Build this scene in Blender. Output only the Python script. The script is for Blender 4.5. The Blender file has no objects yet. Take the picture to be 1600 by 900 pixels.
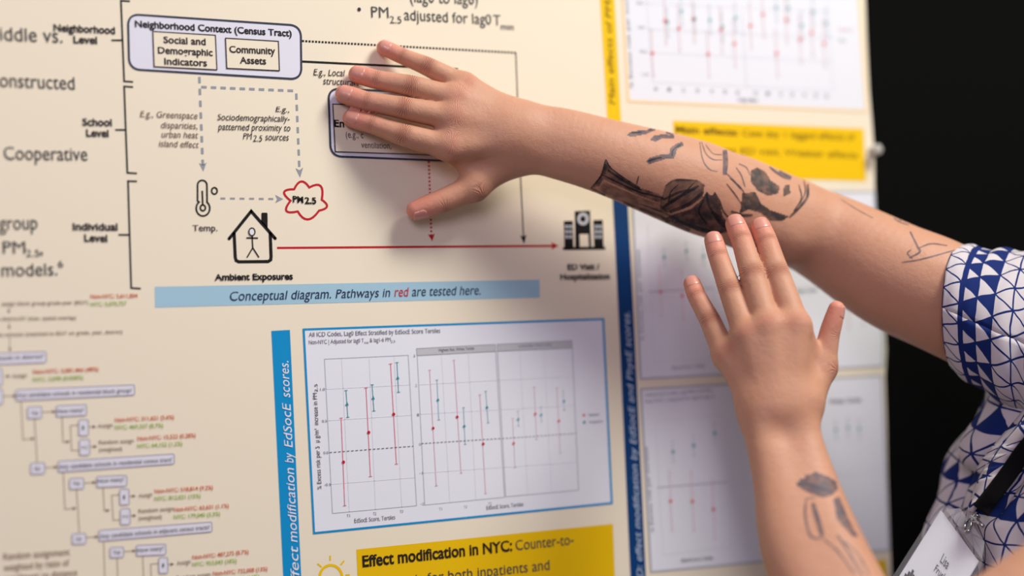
import bpy, bmesh, math, random
import numpy as np
from mathutils import Vector, Matrix
from mathutils.bvhtree import BVHTree

random.seed(3)
SC = bpy.context.scene
COL = SC.collection

# ------------------------------------------------------------------ camera
F = 2222.2                      # focal length in pixels of a 1600x900 frame (50 mm lens)
CX, CY = 800.0, 450.0
VP = np.array([5250 - CX, 372 - CY, F])             # where the poster's horizontals meet
ex = VP / np.linalg.norm(VP)
t_up = -(F * F) / (VP[0] * 0.047 + VP[1])
up = np.array([0.047 * t_up, t_up, F]); 
if up[1] > 0: up = -up
up = up - ex * np.dot(up, ex)
ez = up / np.linalg.norm(up)
ey = np.cross(ez, ex)
RW = np.array([ex, ey, ez])                          # camera axes (x right, y down, z forward) -> world
def ray(px, py):
    return RW @ np.array([(px - CX) / F, (py - CY) / F, 1.0])
CAM = np.array([0.0, 0.0, 1.45]) - 1.15 * ray(560, 400)
cam_d = bpy.data.cameras.new('camera')
cam = bpy.data.objects.new('camera', cam_d); COL.objects.link(cam)
bx_, by_, bz_ = RW @ np.array([1, 0, 0.]), RW @ np.array([0, -1., 0]), RW @ np.array([0, 0, -1.])
M4 = Matrix.Identity(4)
for i in range(3):
    M4[i][0], M4[i][1], M4[i][2], M4[i][3] = bx_[i], by_[i], bz_[i], CAM[i]
cam.matrix_world = M4
cam_d.sensor_width = 36; cam_d.lens = F / 1600 * 36
cam_d.clip_start = 0.02
cam_d.dof.use_dof = True
cam_d.dof.focus_distance = 1.135
cam_d.dof.aperture_fstop = 1.45
SC.camera = cam

# ------------------------------------------------------------------ light
SC.view_settings.view_transform = 'Standard'
SC.view_settings.look = 'None'
SC.view_settings.exposure = 0.10
SC.view_settings.gamma = 1.0
SC.view_settings.use_curve_mapping = False
wd = bpy.data.worlds.new('hall'); SC.world = wd; wd.use_nodes = True
wd.node_tree.nodes['Background'].inputs[0].default_value = (0.75, 0.78, 0.80, 1)
wd.node_tree.nodes['Background'].inputs[1].default_value = 0.22

def area(name, loc, target, size, power, color, size_y=None):
    l = bpy.data.lights.new(name, 'AREA'); l.energy = power; l.color = color
    l.shape = 'RECTANGLE'; l.size = size; l.size_y = size_y or size
    o = bpy.data.objects.new(name, l); COL.objects.link(o)
    o.location = loc
    o.rotation_euler = (Vector(target) - Vector(loc)).to_track_quat('-Z', 'Y').to_euler()
    return o
area('ceiling_lamp', (0.95, -1.2, 3.1), (0.10, 0, 1.45), 0.75, 52, (1.0, 0.985, 0.89))
area('lavender_fill', (-1.20, -2.10, 2.00), (0.38, -0.25, 1.33), 0.8, 15, (0.96, 0.77, 1.0))  # added lavender fill light from behind the camera, no fixture modelled

# ------------------------------------------------------------------ helpers
def srgb(r, g, b):
    f = lambda c: (c / 255) / 12.92 if c / 255 <= 0.04045 else ((c / 255 + 0.055) / 1.055) ** 2.4
    return (f(r), f(g), f(b), 1.0)

MATS = {}
def mat(name, rgb, rough=0.6, spec=0.3, metal=0.0):
    if name in MATS: return MATS[name]
    m = bpy.data.materials.new(name); m.use_nodes = True
    b = m.node_tree.nodes['Principled BSDF']
    b.inputs['Base Color'].default_value = srgb(*rgb)
    b.inputs['Roughness'].default_value = rough
    b.inputs['Specular IOR Level'].default_value = spec
    b.inputs['Metallic'].default_value = metal
    MATS[name] = m
    return m

def paper_mat(name, rgb):
    """printed satin paper: ink colour with a faint fibre mottling and bump"""
    if name in MATS: return MATS[name]
    m = mat(name, rgb, 0.55, 0.25)
    nt = m.node_tree; b = nt.nodes['Principled BSDF']
    tc = nt.nodes.new('ShaderNodeTexCoord')
    n = nt.nodes.new('ShaderNodeTexNoise'); n.inputs['Scale'].default_value = 900; n.inputs['Detail'].default_value = 3
    nt.links.new(tc.outputs['Object'], n.inputs['Vector'])
    mx = nt.nodes.new('ShaderNodeMixRGB'); mx.blend_type = 'MULTIPLY'; mx.inputs[0].default_value = 0.05
    mx.inputs[1].default_value = srgb(*rgb)
    nt.links.new(n.outputs['Fac'], mx.inputs[2]); nt.links.new(mx.outputs[0], b.inputs['Base Color'])
    bp = nt.nodes.new('ShaderNodeBump'); bp.inputs['Strength'].default_value = 0.03; bp.inputs['Distance'].default_value = 0.0005
    nt.links.new(n.outputs['Fac'], bp.inputs['Height']); nt.links.new(bp.outputs[0], b.inputs['Normal'])
    return m

def empty(name, loc, label=None, cat=None, group=None):
    o = bpy.data.objects.new(name, None); COL.objects.link(o); o.location = loc
    if label: o['label'] = label
    if cat: o['category'] = cat
    if group: o['group'] = group
    return o

def mesh_obj(name, verts, faces, mats, parent=None, smooth=False, midx=None, uvs=None):
    me = bpy.data.meshes.new(name)
    me.from_pydata([tuple(map(float, v)) for v in verts], [], [tuple(map(int, f)) for f in faces])
    for m in (mats if isinstance(mats, (list, tuple)) else [mats]): me.materials.append(m)
    if midx is not None: me.polygons.foreach_set('material_index', midx)
    if smooth: me.polygons.foreach_set('use_smooth', [True] * len(me.polygons))
    if uvs is not None:
        ul = me.uv_layers.new(name='UVMap')
        for l in me.loops: ul.data[l.index].uv = uvs[l.vertex_index]
    me.update()
    o = bpy.data.objects.new(name, me); COL.objects.link(o)
    if parent is not None:
        o.parent = parent
        o.matrix_parent_inverse = Matrix.Translation(parent.location).inverted()
    return o

def W(px, py, z):               # pixel ray at camera depth z (metres)
    return CAM + z * ray(px, py)
def WD(px, py, d):              # pixel ray at distance d in front of the poster plane
    r = ray(px, py)
    return CAM + r * ((-d - CAM[1]) / r[1])
def depth(p):
    return float(np.dot(RW.T @ (np.asarray(p) - CAM), [0, 0, 1]))
def pix(p):
    q = RW.T @ (np.asarray(p) - CAM)
    return CX + F * q[0] / q[2], CY + F * q[1] / q[2]
def onpl(px, py, layer=0):      # a place on the poster, ink layer by layer
    return WD(px, py, 0.00018 * layer)

# ------------------------------------------------------------------ room
fl = mesh_obj('floor', [(-3, -4, 0), (3.5, -4, 0), (3.5, 1.2, 0), (-3, 1.2, 0)], [(0, 1, 2, 3)], mat('carpet', (70, 66, 64), 0.95))
fl['kind'] = 'structure'
_nt = MATS['carpet'].node_tree
_n = _nt.nodes.new('ShaderNodeTexNoise'); _n.inputs['Scale'].default_value = 120
_r = _nt.nodes.new('ShaderNodeValToRGB'); _r.color_ramp.elements[0].color = srgb(48, 45, 44); _r.color_ramp.elements[1].color = srgb(92, 88, 86)
_nt.links.new(_n.outputs['Fac'], _r.inputs[0]); _nt.links.new(_r.outputs[0], _nt.nodes['Principled BSDF'].inputs['Base Color'])

def box(name, lo, hi, m, parent=None, bevel=0.0):
    bm = bmesh.new(); bmesh.ops.create_cube(bm, size=1)
    for v in bm.verts:
        v.co = Vector([(lo[i] + hi[i]) / 2 + v.co[i] * (hi[i] - lo[i]) for i in range(3)])
    if bevel: bmesh.ops.bevel(bm, geom=bm.edges[:], offset=bevel, segments=2, affect='EDGES')
    me = bpy.data.meshes.new(name); bm.to_mesh(me); bm.free(); me.materials.append(m)
    o = bpy.data.objects.new(name, me); COL.objects.link(o)
    if parent is not None:
        o.parent = parent; o.matrix_parent_inverse = Matrix.Translation(parent.location).inverted()
    return o
mblack = mat('black_felt', (11, 11, 11), 0.97, 0.05)
_nt = mblack.node_tree
_n = _nt.nodes.new('ShaderNodeTexNoise'); _n.inputs['Scale'].default_value = 500
_b = _nt.nodes.new('ShaderNodeBump'); _b.inputs['Strength'].default_value = 0.4; _b.inputs['Distance'].default_value = 0.001
_nt.links.new(_n.outputs['Fac'], _b.inputs['Height']); _nt.links.new(_b.outputs[0], _nt.nodes['Principled BSDF'].inputs['Normal'])
board = empty('display_board', (0.3, 0.03, 0), 'black felt covered display board standing behind the poster', 'board')
box('felt_panel', (-1.5, 0.004, 0.12), (1.9, 0.04, 2.2), mblack, board, 0.004)
malu = mat('dark_metal', (40, 40, 42), 0.4, 0.5, 0.8)
for x in (-1.52, 1.92):
    box('upright', (x - 0.02, 0.0, 0.0), (x + 0.02, 0.045, 2.24), malu, board, 0.004)
box('top_rail', (-1.5, 0.0, 2.2), (1.9, 0.045, 2.24), malu, board, 0.004)

# ------------------------------------------------------------------ printing kit
INK = {}
def ink(key):
    return INK[key]
for k, c in dict(cream=(243, 232, 209), white=(235, 237, 246), black=(14, 12, 12), dark=(38, 32, 30), slate=(52, 58, 78),
                 lav=(228, 228, 240), grey=(150, 155, 164), lgrey=(196, 198, 204), red=(196, 24, 38), softred=(230, 112, 114),
                 pale_red=(232, 186, 192), faint_red=(236, 208, 212), faint_teal=(206, 220, 226), mid_teal=(120, 180, 188), teal=(34, 150, 160), pale_teal=(150, 190, 198), sky=(166, 203, 222), navytext=(34, 54, 84),
                 blue=(0, 146, 208), navy=(0, 60, 118), yellow=(245, 200, 0), mustard=(240, 194, 0), charttext=(104, 104, 112), text=(72, 74, 72), brown=(118, 98, 86),
                 tan=(150, 124, 104), orange=(212, 94, 52), green=(152, 186, 74), flowbox=(232, 230, 239), flowline=(176, 156, 136), flowtext=(132, 112, 96), boxtext=(98, 98, 116), peach=(250, 222, 176),
                 flowedge=(166, 167, 188), ghost=(228, 230, 239), ash=(186, 190, 198), ltext=(186, 206, 230), olive=(142, 112, 20)).items():
    INK[k] = paper_mat('ink_' + k, c)

class Print:
    """flat ink shapes laid on the poster sheet, given in photograph pixels"""
    def __init__(s): s.v = []; s.f = []; s.m = []; s.mats = []
    def mi(s, key):
        m = ink(key)
        if m not in s.mats: s.mats.append(m)
        return s.mats.index(m)
    def add(s, pts, faces, key, layer):
        b = len(s.v); s.v += [onpl(x, y, layer) for x, y in pts]
        i = s.mi(key)
        for f in faces: s.f.append([b + k for k in f]); s.m.append(i)
        return s
    def poly(s, pts, key, layer=1):
        return s.add(pts, [list(range(len(pts)))[::-1]], key, layer)
    def line(s, pts, w, key, layer=1, closed=False):
        P = [np.array(p, float) for p in pts]; n = len(P); L = []; R = []
        for i in range(n):
            a = P[i - 1] if (i > 0 or closed) else P[i]; c = P[(i + 1) % n] if (i < n - 1 or closed) else P[i]
            d1 = P[i] - a; d2 = c - P[i]
            n1 = np.linalg.norm(d1); n2 = np.linalg.norm(d2)
            d1 = d1 / n1 if n1 > 1e-9 else d2 / n2
            d2 = d2 / n2 if n2 > 1e-9 else d1
            nn = np.array([-(d1[1] + d2[1]), d1[0] + d2[0]]); q = np.linalg.norm(nn)
            nn = nn / q if q > 1e-6 else np.array([-d1[1], d1[0]])
            k = max(0.5, abs(np.dot(nn, [-d1[1], d1[0]])))
            L.append(P[i] + nn * w / 2 / k); R.append(P[i] - nn * w / 2 / k)
        m = n if closed else n - 1
        fs = [[i, (i + 1) % n, n + (i + 1) % n, n + i] for i in range(m)]
        return s.add(L + R, fs, key, layer)
    def dash(s, a, b, w, on, off, key, layer=1):
        a = np.array(a, float); b = np.array(b, float); L = np.linalg.norm(b - a); d = (b - a) / L; t = 0
        while t < L:
            s.line([a + d * t, a + d * min(L, t + on)], w, key, layer); t += on + off
        return s
    def ell(s, c, rx, ry, key, layer=1, n=28):
        return s.poly([(c[0] + rx * math.cos(2 * math.pi * k / n), c[1] + ry * math.sin(2 * math.pi * k / n)) for k in range(n)], key, layer)
    def ring(s, c, rx, ry, w, key, layer=1, n=32):
        return s.line([(c[0] + rx * math.cos(2 * math.pi * k / n), c[1] + ry * math.sin(2 * math.pi * k / n)) for k in range(n)], w, key, layer, True)
    def frame(s, q, w, key, layer=1):
        return s.line(q, w, key, layer, True)
    def rbox(s, q, r, w, fill, edge, layer=1, n=7):
        pts = []
        Q = [np.array(p, float) for p in q]
        for i in range(4):
            c = Q[i]; a = Q[i - 1]; b = Q[(i + 1) % 4]
            p0 = c + (a - c) / np.linalg.norm(a - c) * r; p2 = c + (b - c) / np.linalg.norm(b - c) * r
            for k in range(n + 1):
                t = k / n; pts.append((1 - t) ** 2 * p0 + 2 * t * (1 - t) * (c * 0.85 + (p0 + p2) * 0.075) + t * t * p2)
        if fill: s.poly(pts, fill, layer)
        if edge: s.line(pts, w, edge, layer + 1, True)
        return s
    def head(s, tip, back, half, key, layer=1):
        t = np.array(tip, float); b = np.array(back, float); d = (t - b) / np.linalg.norm(t - b); n = np.array([-d[1], d[0]])
        notch = b + d * np.linalg.norm(t - b) * 0.25
        return s.add([t, b + n * half, notch, b - n * half], [[0, 1, 2], [0, 2, 3]], key, layer)
    def obj(s, name, parent, label=None):
        o = mesh_obj(name, s.v, s.f, s.mats, parent, midx=s.m)
        if label: o['label'] = label
        return o

TXT = {}
def glyphs(s, bold, shear):
    key = (s, bold, shear)
    if key not in TXT:
        cu = bpy.data.curves.new('t', 'FONT'); cu.body = s; cu.dimensions = '2D'; cu.fill_mode = 'FRONT'
        cu.offset = bold; cu.shear = shear; cu.resolution_u = 3
        o = bpy.data.objects.new('t', cu); COL.objects.link(o)
        dg = bpy.context.evaluated_depsgraph_get(); dg.update()
        me = bpy.data.meshes.new_from_object(o.evaluated_get(dg))
        v = np.array([x.co[:2] for x in me.vertices]); f = [list(p.vertices) for p in me.polygons]
        bpy.data.objects.remove(o); bpy.data.curves.remove(cu); bpy.data.meshes.remove(me)
        TXT[key] = (v, f)
    return TXT[key]
CAPH = glyphs('H', 0, 0)[0][:, 1].max()
XH = glyphs('x', 0, 0)[0][:, 1].max()
XR = .75                                             # the poster's typefaces have tall lower case letters
def warp(y):
    return np.where(y <= XH, y * (XR * CAPH / XH), XR * CAPH + (y - XH) * ((1 - XR) * CAPH / (CAPH - XH)))

def text(pr, s, p0, p1, h, key, layer=3, bold=0.0, shear=0.0):
    """lay a line of lettering from baseline pixel p0 to p1, capitals h pixels high, in the poster's own plane"""
    v, f = glyphs(s, bold, shear)
    a = onpl(*p0, layer); b = onpl(*p1, layer)
    d = np.array(p1, float) - np.array(p0, float); d /= np.linalg.norm(d)
    upx = (p0[0] + d[1] * h - 0.0 * h, p0[1] - d[0] * h) if abs(d[1]) > 0.6 else (p0[0] - 0.045 * h, p0[1] - h)
    u = onpl(*upx, layer)
    x0, x1 = v[:, 0].min(), v[:, 0].max()
    base = len(pr.v)
    for x, y in zip(v[:, 0], warp(v[:, 1])): pr.v.append(a + (b - a) * (x - x0) / (x1 - x0) + (u - a) * y / CAPH)
    i = pr.mi(key)
    for q in f: pr.f.append([base + k for k in q]); pr.m.append(i)
    return pr

def lettering(parent, segs, name='lettering', label=None):
    pr = Print()
    for sg in segs: text(pr, *sg[:5], **(sg[5] if len(sg) > 5 else {}))
    return pr.obj(name, parent, label)

def letter_lines(parent, segs, name):
    for sg in segs: lettering(parent, [sg], name)

B = dict(bold=0.026); BB = dict(bold=0.032); I = dict(shear=0.22)

# ------------------------------------------------------------------ poster
poster = empty('poster', tuple(onpl(560, 400)), 'large cream printed research poster with diagrams and charts pinned to the black board', 'poster')
edge = [(1346, -160), (1352, 0), (1354, 60), (1358, 140), (1363, 200), (1366, 240), (1367, 320), (1371, 400), (1377, 470),
        (1383, 515), (1385, 545), (1383, 590), (1385, 650), (1387, 740), (1390, 820), (1393, 900), (1400, 1100)]
outl = edge + [(-420, 1330), (-460, -330)]
fr = [onpl(x, y, 0) for x, y in outl]; bk = [p + np.array([0, 0.0006, 0]) for p in fr]
n = len(fr)
mesh_obj('paper_sheet', fr + bk, [list(range(n))[::-1], list(range(n, 2 * n))] + [[i, (i + 1) % n, n + (i + 1) % n, n + i] for i in range(n)],
         ink('cream'), poster)

# left column text
letter_lines(poster, [
    ('middle vs.', (-24, 62), (98, 67), 21, 'text'), ('constructed', (-12, 135), (117, 140), 20, 'text'),
    ('h Cooperative', (-14, 249), (137, 251), 20, 'text'), ('group', (-1, 359), (59, 358), 20, 'text')], 'body_text')
lettering(poster, [('PM', (5, 396), (40, 396), 19, 'text'), ('2.5', (41, 401), (62, 401), 11, 'text'), (',', (63, 397), (67, 397), 19, 'text')], 'body_text')
lettering(poster, [('models.', (3, 432), (90, 430), 19, 'text'), ('6', (91, 418), (99, 418), 11, 'text')], 'body_text')
lettering(poster, [('(lag0 to lag6)', (641, 3), (747, 7), 17, 'text')], 'bullet_text')
lettering(poster, [('PM', (580.5, 27), (607.5, 28), 17, 'text'), ('2.5', (609.5, 36), (627.5, 36.6), 11, 'text'),
    ('adjusted for lag0', (632, 31), (768, 38.3), 16, 'text'), ('T', (771.5, 39), (782.6, 39.6), 16, 'text'), ('min', (783, 46), (803, 47), 9, 'text'),
    ('\u2022', (559, 23), (564.5, 23.2), 15, 'dark')], 'bullet_text')
# level brackets
for pts, mid, words in (
        ([(203, 2), (189, 1), (194, 127), (208, 128)], [(174, 63), (191, 63)], [('Neighborhood', (84, 48.5), (180, 53), 11), ('Level', (115, 67), (152, 68.5), 11)]),
        ([(208, 136), (194, 135), (199, 270), (214, 271)], [(180, 203), (196, 203)], [('School', (129, 196), (175, 197), 11), ('Level', (135, 213), (170, 214), 11)]),
        ([(214, 283.5), (200, 283), (205, 450), (220, 451)], [(185, 367), (202, 367)], [('Individual', (114, 359.5), (184, 360), 11), ('Level', (132, 377), (168, 378), 11)])):
    br = Print().line(pts, 3, 'dark').line(mid, 3, 'dark').obj('bracket', poster)
    lettering(br, [(s, a, b, h, 'dark', B) for s, a, b, h in words])

# conceptual diagram
bx = Print().rbox([(200, 22), (470, 40), (471, 124), (202, 108)], 16, 3.2, 'lav', 'slate').obj('context_box', poster, 'lavender rounded box headed Neighborhood Context')
lettering(bx, [('Neighborhood Context (Census Tract)', (211, 42), (456, 57), 10, 'black', B)])
for q, ws in (([(239, 49), (336.6, 55), (339, 109), (241, 104)],
               [('Social and', (255.7, 67), (321.6, 70.3), 10), ('Demographic', (247, 83.2), (332.6, 87.3), 10), ('Indicators', (257, 100.6), (323.6, 103.5), 10)]),
              ([(352.5, 59.5), (435, 64.5), (436.6, 110.4), (354.5, 106.6)],
               [('Community', (358.6, 81.8), (430.3, 84.7), 10), ('Assets', (375, 98.8), (416, 100.6), 10)])):
    pr = Print().poly(q, 'cream', 3).frame(q, 1.6, 'dark', 4)
    for s_, a, b, h in ws: text(pr, s_, a, b, h, 'dark', 5, 0.02)
    pr.obj('inner_box', bx)
eb = Print().rbox([(513, 138), (712, 147), (716, 252), (517, 244)], 16, 3.2, 'lav', 'slate').obj('environment_box', poster, 'lavender rounded box half hidden behind the fingers')
pr = Print().poly([(520, 162.7), (700, 168), (706, 243), (524, 237)], 'cream', 3).frame([(520, 162.7), (700, 168), (706, 243), (524, 237)], 1.6, 'dark', 4)
text(pr, 'En', (522.7, 198), (538, 198.8), 10.7, 'black', 5, 0.026)
text(pr, '(e.g., c', (540.5, 215), (568, 216), 9.5, 'dark', 5); text(pr, 'ventilation,', (564.6, 231), (611.5, 232.5), 9, 'dark', 5)
pr.obj('inner_box', eb)
Print().dash((472, 64), (806, 82.5), 3.2, 3.2, 1.9, 'black').dash((806, 83), (813, 269), 2.4, 2.4, 1.2, 'dark').dash((813, 269), (818, 370), 2.4, 2.4, 1.0, 'dark') \
    .head((819, 381), (817.6, 367), 5, 'black').obj('dotted_arrow', poster)
Print().line([(471, 96), (714, 108), (716, 142)], 3.4, 'black').obj('solid_connector', poster)
Print().dash((670, 252), (674, 368), 3, 3, 3, 'red').head((675.3, 377), (674, 365), 5.5, 'red').obj('red_dotted_arrow', poster)
Print().line([(433, 387.3), (864, 384.2)], 3.3, 'red').head((873, 384), (861, 384.1), 6, 'red').obj('red_arrow', poster)
Print().dash((311.5, 120), (317, 258), 4, 10, 8.5, 'grey').dash((314.5, 136), (463, 142), 4, 8.5, 6.5, 'grey').dash((463, 146), (468, 266), 3.6, 9.5, 8, 'grey') \
    .head((317.8, 268), (316.8, 254), 6, 'grey').head((469, 277.5), (467.7, 262), 6, 'grey').obj('dashed_connector', poster)
Print().dash((344.5, 310), (431, 310.8), 3, 7.5, 7.5, 'grey').head((442.5, 311), (430, 310.9), 6.5, 'grey').obj('dashed_arrow', poster)
lettering(poster, [
    ('E.g., Greenspace', (219, 182.6), (309, 185.8), 9.6, 'brown', I), ('disparities,', (252, 200), (308.6, 201.7), 9.6, 'brown', I),
    ('urban heat', (252.8, 214.7), (310, 216), 9.6, 'brown', I), ('island effect', (248.5, 229), (311, 231), 9.6, 'brown', I)], 'note_text')
lettering(poster, [
    ('E.g.,', (430.8, 174.4), (452, 175.6), 8.2, 'dark', I), ('Sociodemographically-', (339.8, 187.6), (453, 190.4), 9.4, 'dark', I),
    ('patterned proximity to', (340.7, 202.9), (454, 204.9), 9.8, 'dark', I), ('PM', (380, 217.6), (394.4, 218), 9.8, 'dark', I),
    ('2.5', (395.3, 221), (410.6, 221.3), 9.8, 'dark', I), ('sources', (414.6, 219), (451.6, 219.6), 9.8, 'dark', I)], 'note_text')
lettering(poster, [('E.g., Local', (490, 117.5), (539.4, 119.3), 10, 'dark', I), ('structural r', (505, 131.5), (564, 134.5), 10, 'dark', I)], 'note_text')
# icons
th = Print()
tube = [(308.7, 314), (308.7, 289)] + [(316 - 7.3 * math.cos(a), 289 - 7.3 * math.sin(a)) for a in np.linspace(0.2, math.pi - 0.2, 9)] + [(323.3, 289), (323.6, 314)]
bulb = [(317.2 + 10.6 * math.cos(a), 325.5 + 12 * math.sin(a)) for a in np.linspace(-0.95, math.pi + 0.95, 22)]
th.line(tube + bulb, 2.8, 'black', 1, True).ring((317, 324.8), 4, 4.6, 2.8, 'black').line([(316, 298), (316.8, 321)], 2.8, 'black').ring((335, 298.3), 4.3, 5.1, 2.7, 'black')
to = th.obj('thermometer_icon', poster)
lettering(to, [('Temp.', (301.3, 360.8), (340, 361), 9.2, 'dark', dict(bold=0.006))])
cl = Print(); val = [(459.7, 295.6), (483.3, 292.8), (502.8, 312), (498.6, 329), (465.3, 330.3), (454, 313.6)]
pk = [(470.8, 283.5), (501, 290.5), (511, 322.5), (481, 342.8), (447.5, 329.5), (444, 300)]
cp = []
for i in range(6):
    a = np.array(val[i]); b = np.array(val[(i + 1) % 6]); m_ = np.array(pk[i]); c = 2 * m_ - (a + b) / 2
    for k in range(8):
        t = k / 8; cp.append((1 - t) ** 2 * a + 2 * t * (1 - t) * c + t * t * b)
cl.line(cp, 3.4, 'red', 1, True); co = cl.obj('cloud_icon', poster)
lettering(co, [('PM', (457.8, 315.6), (474.2, 317), 9.6, 'black', BB), ('2.5', (476.4, 318), (494.4, 318.4), 9.6, 'black', BB)])
hs = Print().line([(358, 373), (392.5, 330), (430, 372.5)], 5, 'black').line([(365.8, 363), (367.6, 402), (369, 407), (373, 409), (419, 408.6), (423, 406), (423.6, 401), (422.2, 363)], 5, 'black')
hs.poly([(408.3, 333.5), (409.5, 332.3), (416.8, 332.3), (418, 333.5), (418.3, 358), (408.3, 347)], 'black').ell((358, 373), 2.5, 2.5, 'black').ell((430, 372.5), 2.5, 2.5, 'black').ell((392.5, 330.3), 2.6, 2.6, 'black')
ho = hs.obj('house_icon', poster)
Print().ell((393.7, 362.2), 5, 6, 'white', 2).ring((393.7, 362.2), 4.7, 6, 1.9, 'black', 3).line([(385, 371.7), (403.3, 372)], 2.2, 'black', 2) \
    .line([(394, 368), (395, 387.5)], 2, 'black', 2).line([(386, 402.4), (395, 387), (404.7, 402.2)], 2, 'black', 2).obj('stick_figure', ho)
lettering(ho, [('Ambient Exposures', (335.6, 438), (457.8, 436.4), 9.4, 'black', BB)])
hp = Print()
for q in ([(879.5, 386), (945.6, 385.4), (946, 390), (879.8, 390.8)], [(881, 345.5), (895, 345), (896, 387), (882, 387)], [(898, 330), (922, 329), (924, 387), (899, 387)],
          [(927, 344), (941.7, 343.5), (943, 387), (928.5, 387)]): hp.poly(q, 'black')
hp.ell((911, 342), 9, 10, 'lgrey', 2).ell((911, 342), 4.2, 4.6, 'black', 3).poly([(905.5, 366), (919, 365.7), (920, 385.4), (906, 385.7)], 'cream', 2)
for x0 in (883.2, 929.6):
    for k in range(3):
        for j in range(2):
            x = x0 + j * 6; y = 351.5 + k * 8; hp.poly([(x, y), (x + 4.6, y), (x + 4.7, y + 5), (x + .1, y + 5)], 'ash', 2)
hoo = hp.obj('hospital_icon', poster)
lettering(hoo, [('ED Visit /', (887, 421.5), (937, 421), 8.6, 'black', BB), ('Hospitalization', (875.6, 437), (953, 436), 8.6, 'black', BB)])
cb = Print().poly([(242, 448), (843, 437), (843.5, 465), (242.5, 480.5)], 'sky').obj('caption_bar', poster, 'pale blue caption bar under the diagram')
lettering(cb, [('Conceptual diagram. Pathways in', (359.7, 470), (610, 463.8), 14, 'navytext', I), ('red', (616.5, 463.6), (639.5, 463), 14, 'red', I),
               ('are tested here.', (644, 462.9), (751, 460.3), 14, 'navytext', I)])
# heading strips
hs1 = Print().poly([(424, 517), (453, 515.5), (472, 930), (444, 930)], 'blue').obj('heading_strip', poster, 'bright blue upright heading strip')
yb = lambda y: (450.6 + (y - 565) * .0506, y)
lettering(hs1, [(w, yb(a), yb(b), 13, 'white', I) for w, a, b in (('Effect', 922, 853), ('modification', 847, 731), ('by', 723, 707), ('EdSocE', 699, 629), ('scores.', 621, 564))])
hs2 = Print().poly([(934, -60), (957, -60), (972, 216), (950.5, 215)], 'yellow').obj('heading_strip', poster, 'yellow upright heading strip')
lettering(hs2, [('Main effects of PM2.5', (961.5, 163), (953, -26), 9, 'olive', I)])
hs3 = Print().poly([(955, 262), (978, 262), (987.5, 440), (1011, 940), (987, 940), (964, 440)], 'navy').obj('heading_strip', poster, 'navy upright heading strip')
lettering(hs3, [('D: effect modification by EdSocE and PhysE scores.', (1005, 902), (983.5, 487), 9.5, 'ltext', I)])

# charts
def chart(q, edge_, w, label, fill='white'):
    return Print().poly(q, fill, 1).frame(q, w, edge_, 2).obj('chart', poster, label)
def ebar(parent, top, bot, dot, key, mark, w=0.9, cap=2.6, r=2.4):
    pr = Print().line([top, bot], w, key[0], 3)
    sl = -0.06
    for p in (top, bot): pr.line([(p[0] - cap, p[1] - sl * cap), (p[0] + cap, p[1] + sl * cap)], w, key[0], 3)
    if mark == 'o': pr.ell(dot, r, r * 1.08, key[1], 4, 14)
    else: pr.poly([(dot[0], dot[1] - r * 1.3), (dot[0] + r * 1.15, dot[1] + r), (dot[0] - r * 1.15, dot[1] + r)], key[1], 4)
    return pr.obj('error_bar', parent)
ch = chart([(474.6, 514.8), (942.5, 498.6), (956, 786), (490.8, 833)], 'blue', 3.2, 'white error bar chart with a bright blue border')
letter_lines(ch, [('All ICD Codes, Lag0 Effect Stratified by EdSocE Score Tertiles', (482.8, 526.4), (688, 519.8), 7, 'charttext'),
               ('Non-NYC | Adjusted for lag0 T', (482.8, 538), (568.8, 535), 6.4, 'charttext'), ('min', (569.5, 537), (576, 536.8), 3.6, 'charttext'),
               ('& lag1-6 PM', (578, 534.7), (610.5, 533.6), 6.4, 'charttext'), ('2.5', (611, 535.5), (617.5, 535.2), 4, 'charttext')], 'title_text')
ax = Print()
ax.frame([(507, 561), (638, 555), (651, 790), (519.6, 802)], 1.1, 'ash', 2)
for a, b in (((509.3, 608), (640.6, 601)), ((512.3, 657), (643.3, 648.5)), ((517, 756.5), (648.6, 746)), ((534, 560), (546, 800)), ((577, 558), (587, 796.5)), ((616, 556), (628, 793))):
    ax.line([a, b], 0.8, 'ghost', 2)
ax.dash((514.8, 707), (646, 697), 1.1, 4.2, 2.6, 'charttext', 3)
for q in ([(651, 544.3), (774, 537.7), (774.6, 548.7), (652, 555.3)], [(776.8, 537.6), (893.8, 532), (894.3, 543.5), (777.4, 548.6)]):
    ax.poly(q, 'lgrey', 2).frame(q, 0.9, 'ash', 3)
ax.frame([(652, 555.3), (774.6, 548.7), (788.5, 776.8), (663.8, 789)], 1.1, 'ash', 2).frame([(777.4, 548.6), (894.3, 543.5), (904, 765.8), (790.4, 776)], 1.1, 'ash', 2)
ax.dash((658.5, 693), (781.5, 685), 1, 3.6, 2.4, 'charttext', 3).dash((784.5, 685), (900.5, 677), 1, 3.6, 2.4, 'grey', 3)
for a, b in (((655, 601), (777.5, 594)), ((656.6, 647), (780, 640)), ((661, 739), (784.5, 730)), ((779.6, 594), (896.3, 588)), ((782, 640), (898.3, 633)), ((787.5, 730), (902.3, 722)),
             ((690, 553), (703, 785)), ((732, 551), (744, 781)), ((812, 547), (825, 773)), ((850, 546), (862, 770))):
    ax.line([a, b], 0.7, 'ghost', 2)
ax.obj('plot_grid', ch)
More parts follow.
